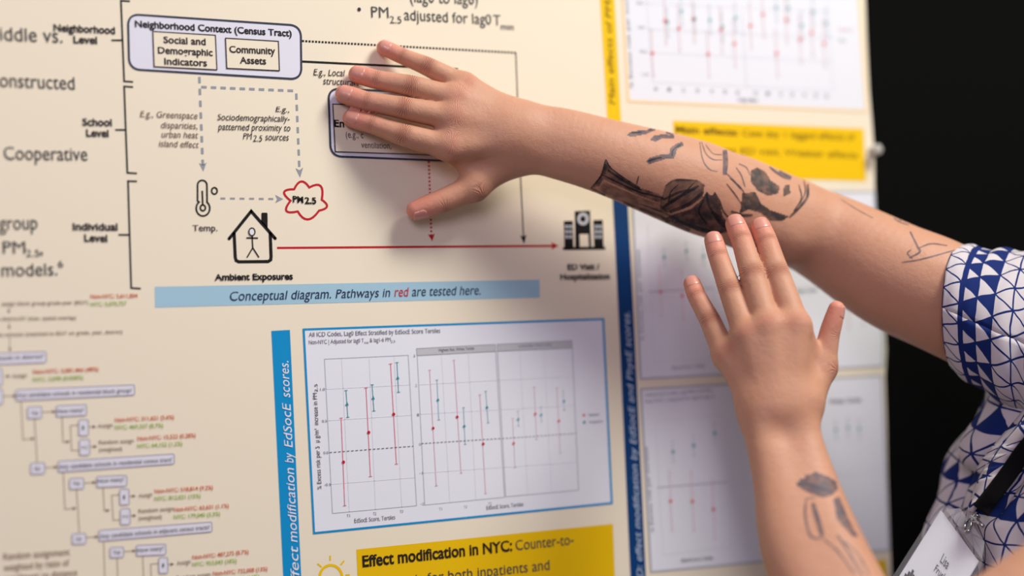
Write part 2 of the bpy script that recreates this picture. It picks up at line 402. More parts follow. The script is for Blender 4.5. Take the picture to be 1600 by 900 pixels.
lettering(ch, [('1.0', (500.5, 610.5), (508, 610.2), 4, 'charttext'), ('0.5', (503.3, 660), (511, 659.7), 4, 'charttext'), ('0.0', (505.6, 709.5), (513.4, 709.2), 4, 'charttext'),
               ('-0.5', (507, 759.5), (517, 759), 4, 'charttext'), ('T1', (542, 808), (547, 807.7), 4.4, 'charttext'), ('T2', (583, 804.8), (588, 804.5), 4.4, 'charttext'), ('T3', (625, 801.4), (630, 801), 4.4, 'charttext'),
               ('EdSocE Score, Tertiles', (554, 817), (617.6, 811.2), 6.6, 'charttext'), ('EdSocE Score, Tertiles', (760.3, 796.3), (818, 790.6), 6, 'charttext'),
               ('% Excess risk per 5  \u00b5 g/m\u00b3  increase in PM', (502.6, 764.5), (495.2, 614), 6.4, 'dark'), ('2.5', (496.6, 612.5), (496, 600), 4.6, 'dark'),
               ('Highest Res. White Tertile', (685.8, 549.5), (741, 546.4), 4.6, 'charttext'), ('Lowest Res. White Tertile', (810.5, 543), (862, 540.2), 4.6, 'grey'),
               ('3', (646, 558), (649, 558), 4, 'grey'), ('2', (649, 604), (652, 604), 4, 'grey'), ('1', (652, 650), (655, 650), 4, 'grey'), ('0', (655, 696), (658, 696), 4, 'grey'),
               ('-1', (655.5, 741), (660.5, 741), 4, 'grey'), ('-2', (657.5, 789), (663, 789), 4, 'grey'), ('T1', (686, 797), (691, 796.7), 4, 'grey'), ('T2', (725, 794), (730, 793.6), 4, 'grey'),
               ('T3', (763, 789), (768, 788.6), 4, 'grey')], 'axis_label')
RB = ('softred', 'red'); TB = ('teal', 'teal'); RP = ('pale_red', 'red'); TP = ('pale_teal', 'teal'); RF = ('faint_red', 'softred'); TF = ('faint_teal', 'mid_teal')
for a, b, d in (((533.2, 653), (538.8, 790), (536.8, 722)), ((572, 606), (579, 744.4), (576.2, 675.6)), ((610.4, 568.4), (619.6, 725), (615.2, 647.2))): ebar(ch, a, b, d, RB, 'o')
for a, b, d in (((540.8, 610), (543.6, 652), (542.4, 631)), ((581.6, 601), (584.4, 642), (583.2, 621.5)), ((620.4, 566.4), (622.8, 612.8), (621.6, 590))): ebar(ch, a, b, d, TB, '^')
for a, b, d in (((671.5, 578), (682, 758.8), (677, 669)), ((709.7, 562.6), (720.7, 738.7), (714.5, 651.4)), ((750, 616.5), (759, 770.6), (755.2, 693.6)),
                
                ((801.4, 653.2), (805, 730), (802.8, 692.5)), ((835, 604.8), (838.8, 686), (836.6, 646.6)), ((870.3, 606), (875.8, 708), (873.3, 657.6))): ebar(ch, a, b, d, RP if a[0] < 790 else RF, 'o', 0.9, 2.2, 2.1)
for a, b, d in (((683, 593.4), (685.8, 655.8), (684.4, 625)), ((724.4, 636.7), (727, 694), (725.5, 666)), ((759.2, 611), (762.9, 660.5), (761, 636.7)),
                ((809.8, 642), (810.6, 665), (809.9, 655)), ((845.4, 634.9), (846.5, 658), (845.8, 648)), ((880.2, 610.3), (882, 640.4), (881.3, 626.8))): ebar(ch, a, b, d, TP if a[0] < 790 else TF, 'o', 0.9, 2.2, 2.0)
lg = Print().ell((912.5, 648.4), 2, 2.2, 'softred', 3).ell((913, 659.7), 2, 2.2, 'teal', 3)
text(lg, 'Inpatient', (920, 650), (936.5, 649.2), 4.4, 'grey'); text(lg, 'Outpatient', (920.5, 661.3), (942, 660), 4.4, 'grey')
lg.obj('legend', ch)

c2 = chart([(970.5, -60), (1338, -60), (1354, 173.5), (982.5, 157.5)], 'peach', 4, 'white dot chart at the top right edge of the poster')
ax = Print().line([(1011, 45), (1301, 59)], 1.2, 'ghost', 2).line([(1006, -60), (1020, 128), (1302, 142), (1288, -60)], 1, 'ghost', 2).line([(1160, 20), (1167, 135)], 2.4, 'ghost', 2)
ax.line([(1003, 5), (1298, 17)], .8, 'ghost', 2).line([(1008, 82), (1300, 96)], .8, 'ghost', 2).obj('plot_grid', c2)
for x, y in ((1019.5, 83), (1039.4, 32), (1061, 44), (1083.8, 29.5), (1106.8, 84), (1127, 46), (1147.8, 68), (1173, 40), (1192.4, 22.3), (1213.7, 83.3), (1228.6, 30.8), (1250.4, 61.5), (1268.8, 50.5), (1288, 68)):
    ebar(c2, (x - 1.6, y - 36), (x + 1.8, y + 36), (x, y), RF, 'o', 1.3, 2, 2.7)
for x, y in ((1043.3, 34.6), (1065, 17.4), (1085.6, 30), (1109.4, 31), (1129, 42), (1149.6, 27.7), (1213, 11.5), (1232, 12.3), (1253, 39.7), (1271, 19), (1291.4, 36.4)):
    ebar(c2, (x - 1.2, y - 22), (x + 1.2, y + 22), (x, y), TF, 'o', 1.3, 2, 2.5)
sg = []
for k, x in enumerate((1025, 1046, 1068, 1090, 1112, 1133, 1153, 1181, 1200, 1220, 1238, 1257, 1275, 1292)):
    y = 141.5 + (x - 1025) * 0.042; sg.append(('%d' % (k % 7), (x - 2.6, y), (x + 2.6, y + .2), 6, 'grey'))
sg += [('Lag days', (1154, 157.5), (1184, 159), 5.6, 'charttext'), ('% Excess risk per increase', (989.5, 138), (980, -30), 5, 'grey'),
       ('0.5', (995, 6.5), (1004, 7), 4.5, 'grey'), ('0.0', (998, 44.5), (1007, 45), 4.5, 'grey'), ('-0.5', (999, 82), (1010, 82.5), 4.5, 'grey'), ('-1.0', (1002, 118), (1013, 118.5), 4.5, 'grey'),
       ('Non-NYC', (1311, 48), (1334, 49), 4.6, 'pale_red'), ('NYC', (1311, 65), (1322, 66), 4.6, 'grey')]
letter_lines(c2, sg, 'axis_label')

c3 = chart([(988, 300), (1366, 300), (1374, 470), (1380.5, 530), (1379.5, 572), (1001, 592)], 'ash', 3.2, 'white chart partly hidden behind the raised hand')
ax = Print().line([(1012, 350), (1022, 566), (1120, 559), (1112, 350)], 1, 'ghost', 2).line([(1014, 456), (1116, 450)], 1, 'grey', 2).line([(1116, 456), (1370, 440)], 1, 'ghost', 2).obj('plot_grid', c3)
for x, y, rr in ((1032, 456, 1), (1066, 462, 1), (1325, 475, 1), (1348, 470, 1)): ebar(c3, (x - 1.5, y - 40), (x + 2, y + 38), (x, y), RF, 'o', 1.2, 2, 2.4)
for x, y in ((1038, 402), (1073, 392), (1100, 400), (1335, 430)): ebar(c3, (x - .8, y - 14), (x + .8, y + 14), (x, y), TF, 'o', 1.2, 2, 2.4)
letter_lines(c3, [('EdSocE Score, Tertiles', (1050, 578), (1101, 573.5), 5.6, 'grey'), ('% Excess risk per increase', (1006, 533), (999.5, 390), 5, 'grey'), ('White Tertile', (1243, 459), (1276, 456), 7, 'grey')], 'axis_label')
c4 = chart([(1001.5, 608), (1378, 586.5), (1389.5, 859.5), (1017.5, 893.5)], 'ash', 3.2, 'white chart at the lower right edge of the poster')
ax = Print().frame([(1024, 658), (1133, 648), (1143, 853), (1037, 867)], 1.1, 'ghost', 2).line([(1027, 762), (1137, 753)], 1.1, 'grey', 2)
ax.obj('plot_grid', c4); Print().line([(1142, 690), (1150, 850)], 1, 'ghost', 2).line([(1146, 756), (1376, 735)], 1, 'ghost', 2).obj('plot_grid', c4)
for x, y in ((1048, 782.7), (1082, 783), (1114.7, 796)): ebar(c4, (x - 2, y - 46), (x + 2.5, y + 46), (x, y), RF, 'o', 1.2, 2, 2.6)
for x, y in ((1051.7, 706), (1084, 696), (1116.7, 676.7)): ebar(c4, (x - .8, y - 16), (x + .8, y + 16), (x, y), TF, 'o', 1.2, 2, 2.6)
for x, y in ((1306, 672), (1325, 668), (1343, 670)): ebar(c4, (x - .8, y - 14), (x + .8, y + 14), (x, y), TF, 'o', 1.2, 2, 2.2)
letter_lines(c4, [('Asthma ICD Codes, Lag0 Effect Stratified', (1008, 620), (1113, 611.5), 5.4, 'grey'), ('Non-NYC | Adjusted for lag0 & lag1-6', (1008, 630), (1116, 621.5), 5, 'grey'),
               ('EdSocE Score, Tertiles', (1065, 878.5), (1114, 874), 5.6, 'charttext'), ('% Excess risk per increase', (1022, 832), (1012, 698), 5, 'grey'), ('White Tertile', (1296, 631.5), (1346, 628), 7.5, 'charttext')], 'axis_label')
# callouts
k1 = Print().poly([(1051.5, 188.5), (1349.5, 201), (1353.5, 283.5), (1055, 274)], 'yellow').obj('callout_box', poster, 'yellow callout box near the right edge')
lettering(k1, [('Main effects:', (1056, 206.6), (1153.7, 212), 10, 'olive', B), ('Case day 1 lagged effects of', (1160, 212.3), (1336.4, 219), 10, 'olive'),
               ('across ED visit. Weaker effects', (1100, 238), (1340, 247), 10, 'olive')])
k2 = Print().poly([(557, 858.5), (957.5, 818.5), (963, 960), (563, 1005)], 'mustard').obj('callout_box', poster, 'yellow callout box under the blue bordered chart')
lettering(k2, [('Effect modification in NYC:', (566.7, 885.8), (800.6, 860.5), 17, 'dark', B), ('Counter-to-', (806, 860), (896.6, 850.5), 15.5, 'text'),
               ('hypothesis for both inpatients and', (568, 922), (859, 890), 16, 'text'), ('ED visits among some', (760, 932), (945, 912), 16, 'text')])
Print().poly([(1036, 926), (1384, 874), (1391, 960), (1040, 1010)], 'yellow').obj('callout_box', poster, 'yellow callout box at the bottom right corner')
sun = Print().ring((517, 902), 17.5, 19, 4.2, 'yellow')
for a, b in (((516, 868), (516, 875.5)), ((496, 880.4), (502.6, 886)), ((537.7, 876), (532.3, 882.6)), ((540, 898.5), (546.5, 898)), ((486.5, 904), (493, 903.6))): sun.line([a, b], 2.6, 'yellow')
sun.obj('sun_icon', poster)

# flow chart
fc = Print()
fc.line([(13.7, 480), (13.9, 487)], 1.2, 'flowline').head((14, 490), (13.6, 484), 2.4, 'brown').line([(14.3, 504), (14.4, 511)], 1.2, 'flowline').head((14.6, 515), (14.3, 509), 2.4, 'brown')
fc.line([(15, 527), (15.5, 545)], 1.2, 'flowline').head((15.6, 550), (15.3, 543), 2.4, 'brown')
def conn(pts, head=True):
    fc.line(pts, 1.5, 'flowline', 1)
    if head:
        t = np.array(pts[-1], float); b = np.array(pts[-2], float); d = (t - b) / np.linalg.norm(t - b)
        fc.head(t + d * 1.5, t - d * 5, 2.8, 'brown', 2)
conn([(7, 588), (15, 587.5)]); conn([(5, 619), (25, 618.5)])
conn([(33, 627), (36, 687), (53, 685)]); conn([(65, 644), (86, 643)]); conn([(54, 654), (58, 722)], False)
conn([(97, 651), (98.5, 690.5), (108, 689.8)]); conn([(123, 664), (110, 665), (112, 704), (124, 703.5)], False)
conn([(138, 667), (149, 666.6)]); conn([(140, 698), (150.5, 697.6)])
conn([(70, 731), (89, 729.5)]); conn([(99, 738), (101.5, 795.5), (118, 794)]); conn([(131, 755), (149, 753.5)]); conn([(119.6, 764), (124, 832)], False)
conn([(161, 760), (163, 798), (170.5, 797.2)]); conn([(187, 773), (174.6, 774), (177, 813), (188, 812)], False); conn([(202, 775.5), (211, 775)]); conn([(203, 806), (212, 805.5)])
conn([(134, 840), (152.5, 838.5)]); conn([(162, 847), (165, 940)], False); conn([(193, 862), (211, 860.5)]); conn([(183, 871), (185.5, 940)], False); conn([(223, 868), (226, 940)], False)
conn([(248, 880.5), (235.5, 881.5), (238, 940)], False); conn([(262, 882), (271, 881.4)])
fco = fc.obj('flowchart_lines', poster)
def fbox(q, segs):
    o = Print().rbox(q, 2.5, 1.3, 'flowbox', 'flowedge', 2).obj('flowchart_box', poster)
    if segs: lettering(o, segs)
def q4(x0, y0, x1, y1, s=-0.045):
    h = (y1 - y0); dx = (x1 - x0) * s
    return [(x0, y0), (x1, y0 + dx), (x1 + .02 * h, y1 + dx), (x0 + .02 * h, y1)]
L4 = dict(layer=5)
fbox([(-40, 553), (72, 549), (72.5, 566), (-40, 571)], [('schools in district?', (-12, 562.8), (68, 559.3), 6, 'boxtext', L4)])
fbox([(-30, 577), (3, 576), (4, 602), (-30, 604)], None); fbox([(-30, 609), (4, 608), (5, 631), (-30, 633)], None)
fbox([(25, 609), (210, 601), (210.5, 617), (25.5, 626)], [('Any candidate schools in residential block group?', (27, 620.5), (206, 612.5), 6.2, 'boxtext', L4)])
fbox(q4(43, 636, 65, 654), [('Yes', (49, 648), (60, 647.5), 6, 'boxtext', L4)]); fbox(q4(88, 634, 135, 651), [('How many?', (90, 645.5), (131, 643), 6, 'boxtext', L4)])
fbox(q4(123, 656, 138, 681), [('1', (129, 671), (131.5, 671), 6, 'boxtext', L4)]); fbox(q4(124, 687, 140, 711.5), [('>1', (128, 702), (136, 701.7), 6, 'boxtext', L4)])
fbox(q4(48, 723.5, 70, 741), [('No', (55, 735), (63, 734.6), 6, 'boxtext', L4)])
fbox([(91, 720.5), (272, 709), (272.5, 724.6), (91.5, 737.6)], [('Any candidate schools in residential census tract?', (93, 732.5), (269, 721), 6.4, 'boxtext', L4)])
fbox(q4(108.6, 747.5, 130.6, 764.5), [('Yes', (114, 758), (125, 757.5), 6, 'boxtext', L4)]); fbox(q4(151, 744.5, 198, 761.5), [('How many?', (153, 754.5), (194, 751.5), 6, 'boxtext', L4)])
fbox(q4(187, 764.5, 201.6, 789), [('1', (193, 779.5), (195.5, 779.5), 6, 'boxtext', L4)]); fbox(q4(188, 795, 203, 820), [('>1', (191.5, 810), (199.5, 809.6), 6, 'boxtext', L4)])
fbox(q4(112.8, 834, 134, 850.5), [('No', (119.5, 845), (127.5, 844.5), 6, 'boxtext', L4)])
fbox([(154.6, 828.5), (331, 815.4), (331.5, 830.5), (155, 845.6)], [('Any candidate schools in adjacent census tracts?', (156.5, 841), (328, 826.5), 6.4, 'boxtext', L4)])
fbox(q4(172, 855.5, 193, 871.5), [('Yes', (177, 866), (188.5, 865.3), 6, 'boxtext', L4)]); fbox(q4(213, 852, 259, 868.5), [('How many?', (215, 863), (256, 859), 6, 'boxtext', L4)])
fbox(q4(248, 871.5, 262, 896), [('1', (254, 886), (256.5, 886), 6, 'boxtext', L4)])
letter_lines(poster, [
    ('assign block group-grade-year (BGY)', (3, 477.5), (138, 475), 6, 'flowtext'), ('a district-EY (max. spatial overlap)', (-3, 501), (119, 499), 6, 'flowtext'),
    ('ate schools (matched to BGY on grade, year, district)', (-6, 526), (191.5, 521), 6, 'flowtext'), ('Assign', (19, 590.5), (42, 589), 6, 'flowtext'),
    ('Assign', (153, 668.5), (176, 667), 6, 'flowtext'), ('Random assign', (155, 694), (209, 691.5), 6, 'flowtext'), ('(weighted)', (155, 705.5), (191, 704), 6, 'flowtext'),
    ('Assign', (216.7, 777.7), (238, 775.5), 6.2, 'flowtext'), ('Random assign', (217, 801.6), (271, 797.5), 6.2, 'flowtext'), ('(weighted)', (217, 812.8), (253, 810.5), 6.2, 'flowtext'),
    ('Assign', (276.4, 883.3), (298, 880.5), 6.4, 'flowtext'), ('Random assign', (276, 906), (329, 900.5), 6.4, 'flowtext'),
    ('Random assignment', (6, 874.5), (109.5, 867), 10, 'tan'), ('weighted by ratio of', (6, 892), (108.6, 883.5), 10, 'tan'), ('enrollment to distance', (6, 909), (121, 899), 10, 'tan')], 'flowchart_text')
for a, b, c, d in (('Non-NYC: 5,611,804', 'NYC: 5,070,757', ((142, 466.3), (215, 465)), ((142, 478.5), (198, 477))),
                   ('Non-NYC: 3,081,466 (48%)', 'NYC: 3,098 (0.058%)', ((52, 584), (154, 579.5)), ((52, 596), (130, 592.5))),
                   ('Non-NYC: 311,621 (5.6%)', 'NYC: 469,337 (8.7%)', ((180, 659.4), (272, 654.5)), ((180, 671), (255, 667.5))),
                   ('Non-NYC: 15,522 (0.28%)', 'NYC: 64,152 (1.2%)', ((215, 688.5), (306, 683)), ((215, 700), (285, 696))),
                   ('Non-NYC: 518,814 (9.2%)', 'NYC: 812,021 (15%)', ((242, 770.7), (332.8, 764.5)), ((242, 782.5), (313.5, 777.5))),
                   ('Non-NYC: 63,631 (1.1%)', 'NYC: 179,040 (3.3%)', ((272, 799.5), (357.5, 793)), ((272, 811), (344, 805.6))),
                   ('Non-NYC: 487,275 (8.7%)', 'NYC: 953,043 (18%)', ((301, 874), (388.6, 865)), ((301, 885), (370, 879))),
                   ('Non-NYC: 732,008 (13%)', 'NYC: 836,455 (16%)', ((333, 899.5), (418, 891.5)), ((333, 911), (405, 903.5)))):
    lettering(poster, [(a, c[0], c[1], 6.4, 'orange', dict(bold=.008)), (b, d[0], d[1], 6.4, 'green', dict(bold=.008))], 'coloured_figures')

# push pin on the right edge
mp = mat('clear_plastic', (225, 222, 216), 0.25, 0.5)
mp.node_tree.nodes['Principled BSDF'].inputs['Transmission Weight'].default_value = 0.45
pc = onpl(1361.5, 237, 0)
def lathe(name, base, axis, prof, m, parent=None, n=24):
    axis = Vector(axis).normalized(); u = axis.orthogonal().normalized(); v = axis.cross(u); vs = []; fs = []
    for h, r in prof:
        for k in range(n):
            a = 2 * math.pi * k / n; vs.append(Vector(base) + axis * h + (u * math.cos(a) + v * math.sin(a)) * r)
    for i in range(len(prof) - 1):
        for k in range(n): fs.append([i * n + k, i * n + (k + 1) % n, (i + 1) * n + (k + 1) % n, (i + 1) * n + k])
    fs.append(list(range(n))[::-1]); fs.append([(len(prof) - 1) * n + k for k in range(n)])
    return mesh_obj(name, vs, fs, m, parent, True)
pin = empty('push_pin', tuple(pc), 'clear plastic push pin in the poster edge beside the yellow callout', 'push pin')
pax = Vector((-0.10, -1, 0.05)).normalized()
lathe('grip', pc, pax, [(0.0005, 0.0045), (0.0015, 0.0052), (0.003, 0.0046), (0.004, 0.003), (0.007, 0.0028), (0.009, 0.004), (0.010, 0.0054), (0.0115, 0.0052), (0.0122, 0.0035)], mp, pin)
lathe('needle', pc, -pax, [(-0.001, 0.0006), (0.006, 0.0005), (0.009, 0.0001)], mat('steel', (200, 200, 205), 0.25, 0.5, 1.0), pin, 10)

# ------------------------------------------------------------------ the person: one implicit surface, meshed by surface nets
def prim(a, b, ra, rb): return (np.asarray(a, float), np.asarray(b, float), float(ra), float(rb))
def d_prim(P, q):
    a, b, ra, rb = q; ab = b - a; L = np.dot(ab, ab) + 1e-12
    t = np.clip((P - a) @ ab / L, 0, 1)
    return np.linalg.norm(P - a - t[:, None] * ab, axis=1) - (ra + (rb - ra) * t)
def smin(a, b, k):
    h = np.clip(0.5 + 0.5 * (b - a) / k, 0, 1)
    return b + (a - b) * h - k * h * (1 - h)

def spline(pts, n):
    """smooth run through (position, radius) stations"""
    A = np.array([list(p) + [r] for p, r in pts])
    if len(A) == 2: return A
    E = np.vstack([2 * A[0] - A[1], A, 2 * A[-1] - A[-2]]); out = []
    for i in range(len(A) - 1):
        p0, p1, p2, p3 = E[i:i + 4]
        for t in np.linspace(0, 1, n, endpoint=False):
            out.append(.5 * (2 * p1 + (p2 - p0) * t + (2 * p0 - 5 * p1 + 4 * p2 - p3) * t * t + (3 * p1 - p0 - 3 * p2 + p3) * t ** 3))
    return np.array(out + [A[-1]])
class Group:
    def __init__(s, k): s.c = []; s.k = k; s.p = []
    def chain(s, pts, n=9):
        A = spline(pts, n)
        pr = [prim(a[:3], b[:3], a[3], b[3]) for a, b in zip(A, A[1:])]
        s.c.append(pr); s.p += pr
        return s
    def ev(s, P, c, R):
        d = None
        for ch in s.c:
            A = np.array([q[0] for q in ch]); Bq = np.array([q[1] for q in ch]); ra = np.array([q[2] for q in ch]); rb = np.array([q[3] for q in ch])
            AB = Bq - A; LL = (AB * AB).sum(1) + 1e-12
            t = np.clip(((c - A) * AB).sum(1) / LL, 0, 1)
            dc = np.linalg.norm(c - A - t[:, None] * AB, axis=1) - (ra + (rb - ra) * t)
            e = None; lim = min(dc.min() + 2 * R + 0.004, R + 0.045)
            if dc.min() > R + 0.045: continue
            for q, x in zip(ch, dc):
                if x > lim: continue
                f = d_prim(P, q); e = f if e is None else np.minimum(e, f)
            if e is not None: d = e if d is None else smin(d, e, s.k)
        return d

def pt(x, y, r, z=None, d=None):
    p = W(x, y, z) if z is not None else WD(x, y, d)
    return (p, r * depth(p) / F)

# ---- right hand and arm (hand laid on the poster)
FING1 = {   # tip, DIP, PIP, MCP: px, py, radius px, distance from the poster
    'pinky':  [(600.5, 74.5, 12.2, .0075), (629.3, 88, 12.6, .014), (666.7, 103.3, 14.6, .022), (725.3, 133.2, 17.5, .029)],
    'ring':   [(558.5, 116.4, 14.2, .0082), (588.4, 124.3, 14.8, .016), (640, 134.4, 17, .026), (711, 154, 19.5, .034)],
    'middle': [(538.2, 147.4, 14.8, .0085), (573.2, 158.2, 15.2, .017), (629.3, 168.7, 17.4, .028), (707.6, 184, 20.5, .037)],
    'index':  [(549.6, 184.9, 14.4, .0085), (581.3, 193.8, 15.0, .017), (628.6, 210, 17.2, .027), (701.2, 229.5, 20.5, .036)]}
TH1 = [(650, 328.5, 15.2, .016), (689.8, 314.5, 18.6, .023), (741.3, 292, 21.5, .030), (795, 249, 25, .036)]
CARP1 = {'pinky': (806, 181, 20, .040), 'ring': (806, 193, 21, .045), 'middle': (804, 208, 21, .047), 'index': (800, 226, 21, .045)}
# ---- left hand (raised in front of the poster)
FING2 = {   # px, py, radius px, camera depth
    'pinky':  [(1081.4, 443.5, 13.6, 1.112), (1088.8, 463, 14.6, 1.104), (1110, 502, 16.4, 1.092), (1134, 556, 19, 1.077)],
    'ring':   [(1115, 375.6, 14.8, 1.117), (1122.8, 402, 15.8, 1.108), (1141.4, 455, 18.0, 1.090), (1167, 526, 20.5, 1.068)],
    'middle': [(1148.8, 349.6, 15.6, 1.120), (1159, 375, 16.6, 1.110), (1176, 430, 19.4, 1.090), (1200, 512, 21.5, 1.065)],
    'index':  [(1188.6, 354.6, 15.6, 1.118), (1198.5, 379, 16.8, 1.108), (1214.5, 430, 19.8, 1.090), (1243, 510, 22.5, 1.067)]}
TH2 = [(1307, 483, 13.0, 1.082), (1296, 522, 16.2, 1.082), (1286, 574, 20.5, 1.080), (1256, 632, 27, 1.066)]
CARP2 = {'pinky': (1181, 636, 20, 1.058), 'ring': (1197, 634, 21, 1.052), 'middle': (1215, 632, 22, 1.050), 'index': (1236, 632, 21, 1.053)}

groups_f = []; palms = []; joints = []
def hand(F_, T_, C_, P, web):
    palm = Group(0.0075)
    for nm in F_:
        ch_ = [P(*q) for q in F_[nm]]
        mid = lambda a, b, k, t=.5: (a[0] * (1 - t) + b[0] * t, (a[1] * (1 - t) + b[1] * t) * k)
        g = Group(0.004)
        g.chain([ch_[0], mid(ch_[0], ch_[1], 1.03), (ch_[1][0], ch_[1][1] * 1.01), mid(ch_[1], ch_[2], 1.0), (ch_[2][0], ch_[2][1] * 1.02),
                 mid(ch_[2], ch_[3], 1.02, .45), ch_[3]], 4)
        # pads and knuckles give each finger its swell
        groups_f.append((g, palm)); joints.append((nm, ch_))
        palm.chain([ch_[3], mid(ch_[3], P(*C_[nm]), .96, .5), P(*C_[nm])], 3)
    tc = [P(*q) for q in T_]
    g = Group(0.005); g.chain([tc[0], mid(tc[0], tc[1], 1.04), tc[1], mid(tc[1], tc[2], .98), tc[2]], 4); groups_f.append((g, palm)); joints.append(('thumb', tc))
    dz_ = np.array([0, -1.0, 0]) if P is P1 else RW @ np.array([0, 0, -1.0])
    for nm in F_:
        c_, r_ = P(*F_[nm][3]); q_ = P(*C_[nm])[0]
        palm.chain([(c_ + dz_ * r_ * .30, r_ * .80), (c_ * .45 + q_ * .55 + dz_ * r_ * .38, r_ * .62), (q_ + dz_ * r_ * .30, r_ * .70)])
    palm.chain(tc[2:], 3)
    for a, b in web: palm.chain([P(*a), P(*b)])
    # flesh between the metacarpals
    m = list(F_)
    for i in range(3):
        palm.chain([P(*[(u + v) / 2 for u, v in zip(F_[m[i]][3], F_[m[i + 1]][3])]), P(*[(u + v) / 2 for u, v in zip(C_[m[i]], C_[m[i + 1]])])])
    palms.append(palm)
    return palm
P1 = lambda x, y, r, d: pt(x, y, r, d=d)
P2 = lambda x, y, r, z: pt(x, y, r, z=z)
P2H = lambda x, y, r, z: pt(x, y, r, z=z + .020)       # the raised hand and forearm
palm1 = hand(FING1, TH1, CARP1, P1, [((712, 240, 15, .030), (742, 276, 15, .030)), ((742, 276, 15, .030), (790, 248, 22, .036)), ((716, 236, 18, .030), (790, 238, 20, .038))])
palm2 = hand(FING2, TH2, CARP2, P2H, [((1256, 530, 17, 1.074), (1278, 578, 15, 1.080)), ((1278, 578, 15, 1.080), (1256, 622, 22, 1.064)), ((1246, 530, 20, 1.074), (1250, 618, 24, 1.062))])

arm1 = Group(0.020)
arm1.chain([P1(806, 190, 19, .042), P1(866, 190, 22, .056), P1(960, 224, 34, .070), P1(1100, 272, 47, .085), P1(1242, 333, 45, .100)])
arm1.chain([P1(798, 236, 23, .040), P1(855, 247, 28, .054), P1(950, 266, 38, .070), P1(1090, 312, 51, .087), P1(1226, 368, 46, .102)])
arm1.chain([P1(800, 212, 24, .046), P1(862, 219, 28, .057), P1(950, 245, 36, .071), P1(1090, 292, 50, .086)])
arm1.chain([P2(1150, 310, 60, 1.236), P2(1238, 348, 64, 1.245), P2(1296, 374, 71, 1.240), P2(1395, 430, 84, 1.217), P2(1484, 470, 87, 1.205), P2(1650, 560, 78, 1.195)])
arm2 = Group(0.020)
arm2.chain([P2H(1182, 640, 22, 1.056), P2H(1186, 668, 25, 1.050), P2H(1211, 748, 35, 1.030), P2H(1243, 880, 48, .990), P2H(1345, 1090, 62, .930)])
arm2.chain([P2H(1250, 636, 24, 1.056), P2H(1252, 668, 27, 1.050), P2H(1269, 748, 37, 1.030), P2H(1308, 880, 56, .990), P2H(1420, 1105, 66, .930)])
arm2.chain([P2H(1390, 1110, 92, .925), P2H(1620, 985, 116, .90), P2H(1880, 800, 112, .98), P2H(1970, 690, 92, 1.08)])
trunk = Group(0.05)
TZ = 1.19
def TC(py, x, z): # a point of the trunk: camera x in metres, photo row at the trunk's depth
    return CAM + RW @ np.array([x * 1.09, (py - CY) / F * TZ, z + .11])
NECK = TC(470, .50, TZ)
trunk.chain([(TC(575, .475, 1.14), .035), (TC(620, .48, 1.08), .06), (TC(690, .50, .96), .05)])
HD = CAM + RW @ np.array([.605, -.190, 1.18])          # middle of the head, above and to the right of the frame
hf, hu, hs_ = RW @ np.array([-.953, 0, .302]), RW @ np.array([0, -1., 0]), RW @ np.array([.302, 0, .953])
def HP(f, u, s_=0.0): return HD + hf * f + hu * u + hs_ * s_
trunk.chain([(TC(560, .49, 1.08), .055), (TC(470, .495, 1.08), .050), (HP(-.03, -.07), .050)])
head = Group(0.022)
head.chain([(HP(-.045, .025), .078), (HP(.022, .035), .072)])
head.chain([(HP(.040, .005), .056), (HP(.045, -.055), .042)])
for k_ in (-1, 1):
    head.chain([(HP(.060, -.080, .006 * k_), .022), (HP(.000, -.045, .046 * k_), .024)])
    head.chain([(HP(.062, -.012, .036 * k_), .026), (HP(.050, -.020, .045 * k_), .022)])
face = Group(0.008)
face.chain([(HP(.092, .016), .007), (HP(.112, -.022), .010)]).chain([(HP(.100, -.026, -.009), .007), (HP(.100, -.026, .009), .007)])
face.chain([(HP(.086, -.052, -.017), .005), (HP(.094, -.051), .0075), (HP(.086, -.052, .017), .005)]).chain([(HP(.084, -.063, -.014), .005), (HP(.092, -.064), .008), (HP(.084, -.063, .014), .005)])
for k_ in (-1, 1):
    face.chain([(HP(.078, .036, .046 * k_), .006), (HP(.090, .040, .018 * k_), .008)])
    face.chain([(HP(-.012, .020, .078 * k_), .010), (HP(-.020, -.004, .079 * k_), .011), (HP(-.012, -.026, .074 * k_), .008)])
trunk.chain([(TC(640, .47, 1.13), .075), (TC(1200, .46, 1.12), .085), (TC(1500, .48, 1.13), .09)])
trunk.chain([(TC(660, .48, 1.03), .075), (TC(1200, .46, 1.04), .085), (TC(1500, .48, 1.03), .09)])

K_F = 0.006
def sdf(P, c=None, R=10.0):
    if c is None: c = P.mean(0)
    big = np.full(len(P), 1.0)
    out = big.copy()
    arms = None
    for g, k in ((arm1, .02), (arm2, .02), (trunk, .02), (head, .02), (face, .006)):
        e = g.ev(P, c, R)
        if e is not None: arms = e if arms is None else smin(arms, e, k)
    pal = [(id(p), p.ev(P, c, R)) for p in palms]
    pd = dict(pal)
    body = arms
    for _, e in pal:
        if e is not None: body = e if body is None else smin(body, e, 0.020)
    if body is not None: out = np.minimum(out, body)
    for g, p in groups_f:
        e = g.ev(P, c, R)
        if e is None: continue
        pe = pd[id(p)]
        out = np.minimum(out, e if pe is None else smin(e, pe, K_F))
    return out

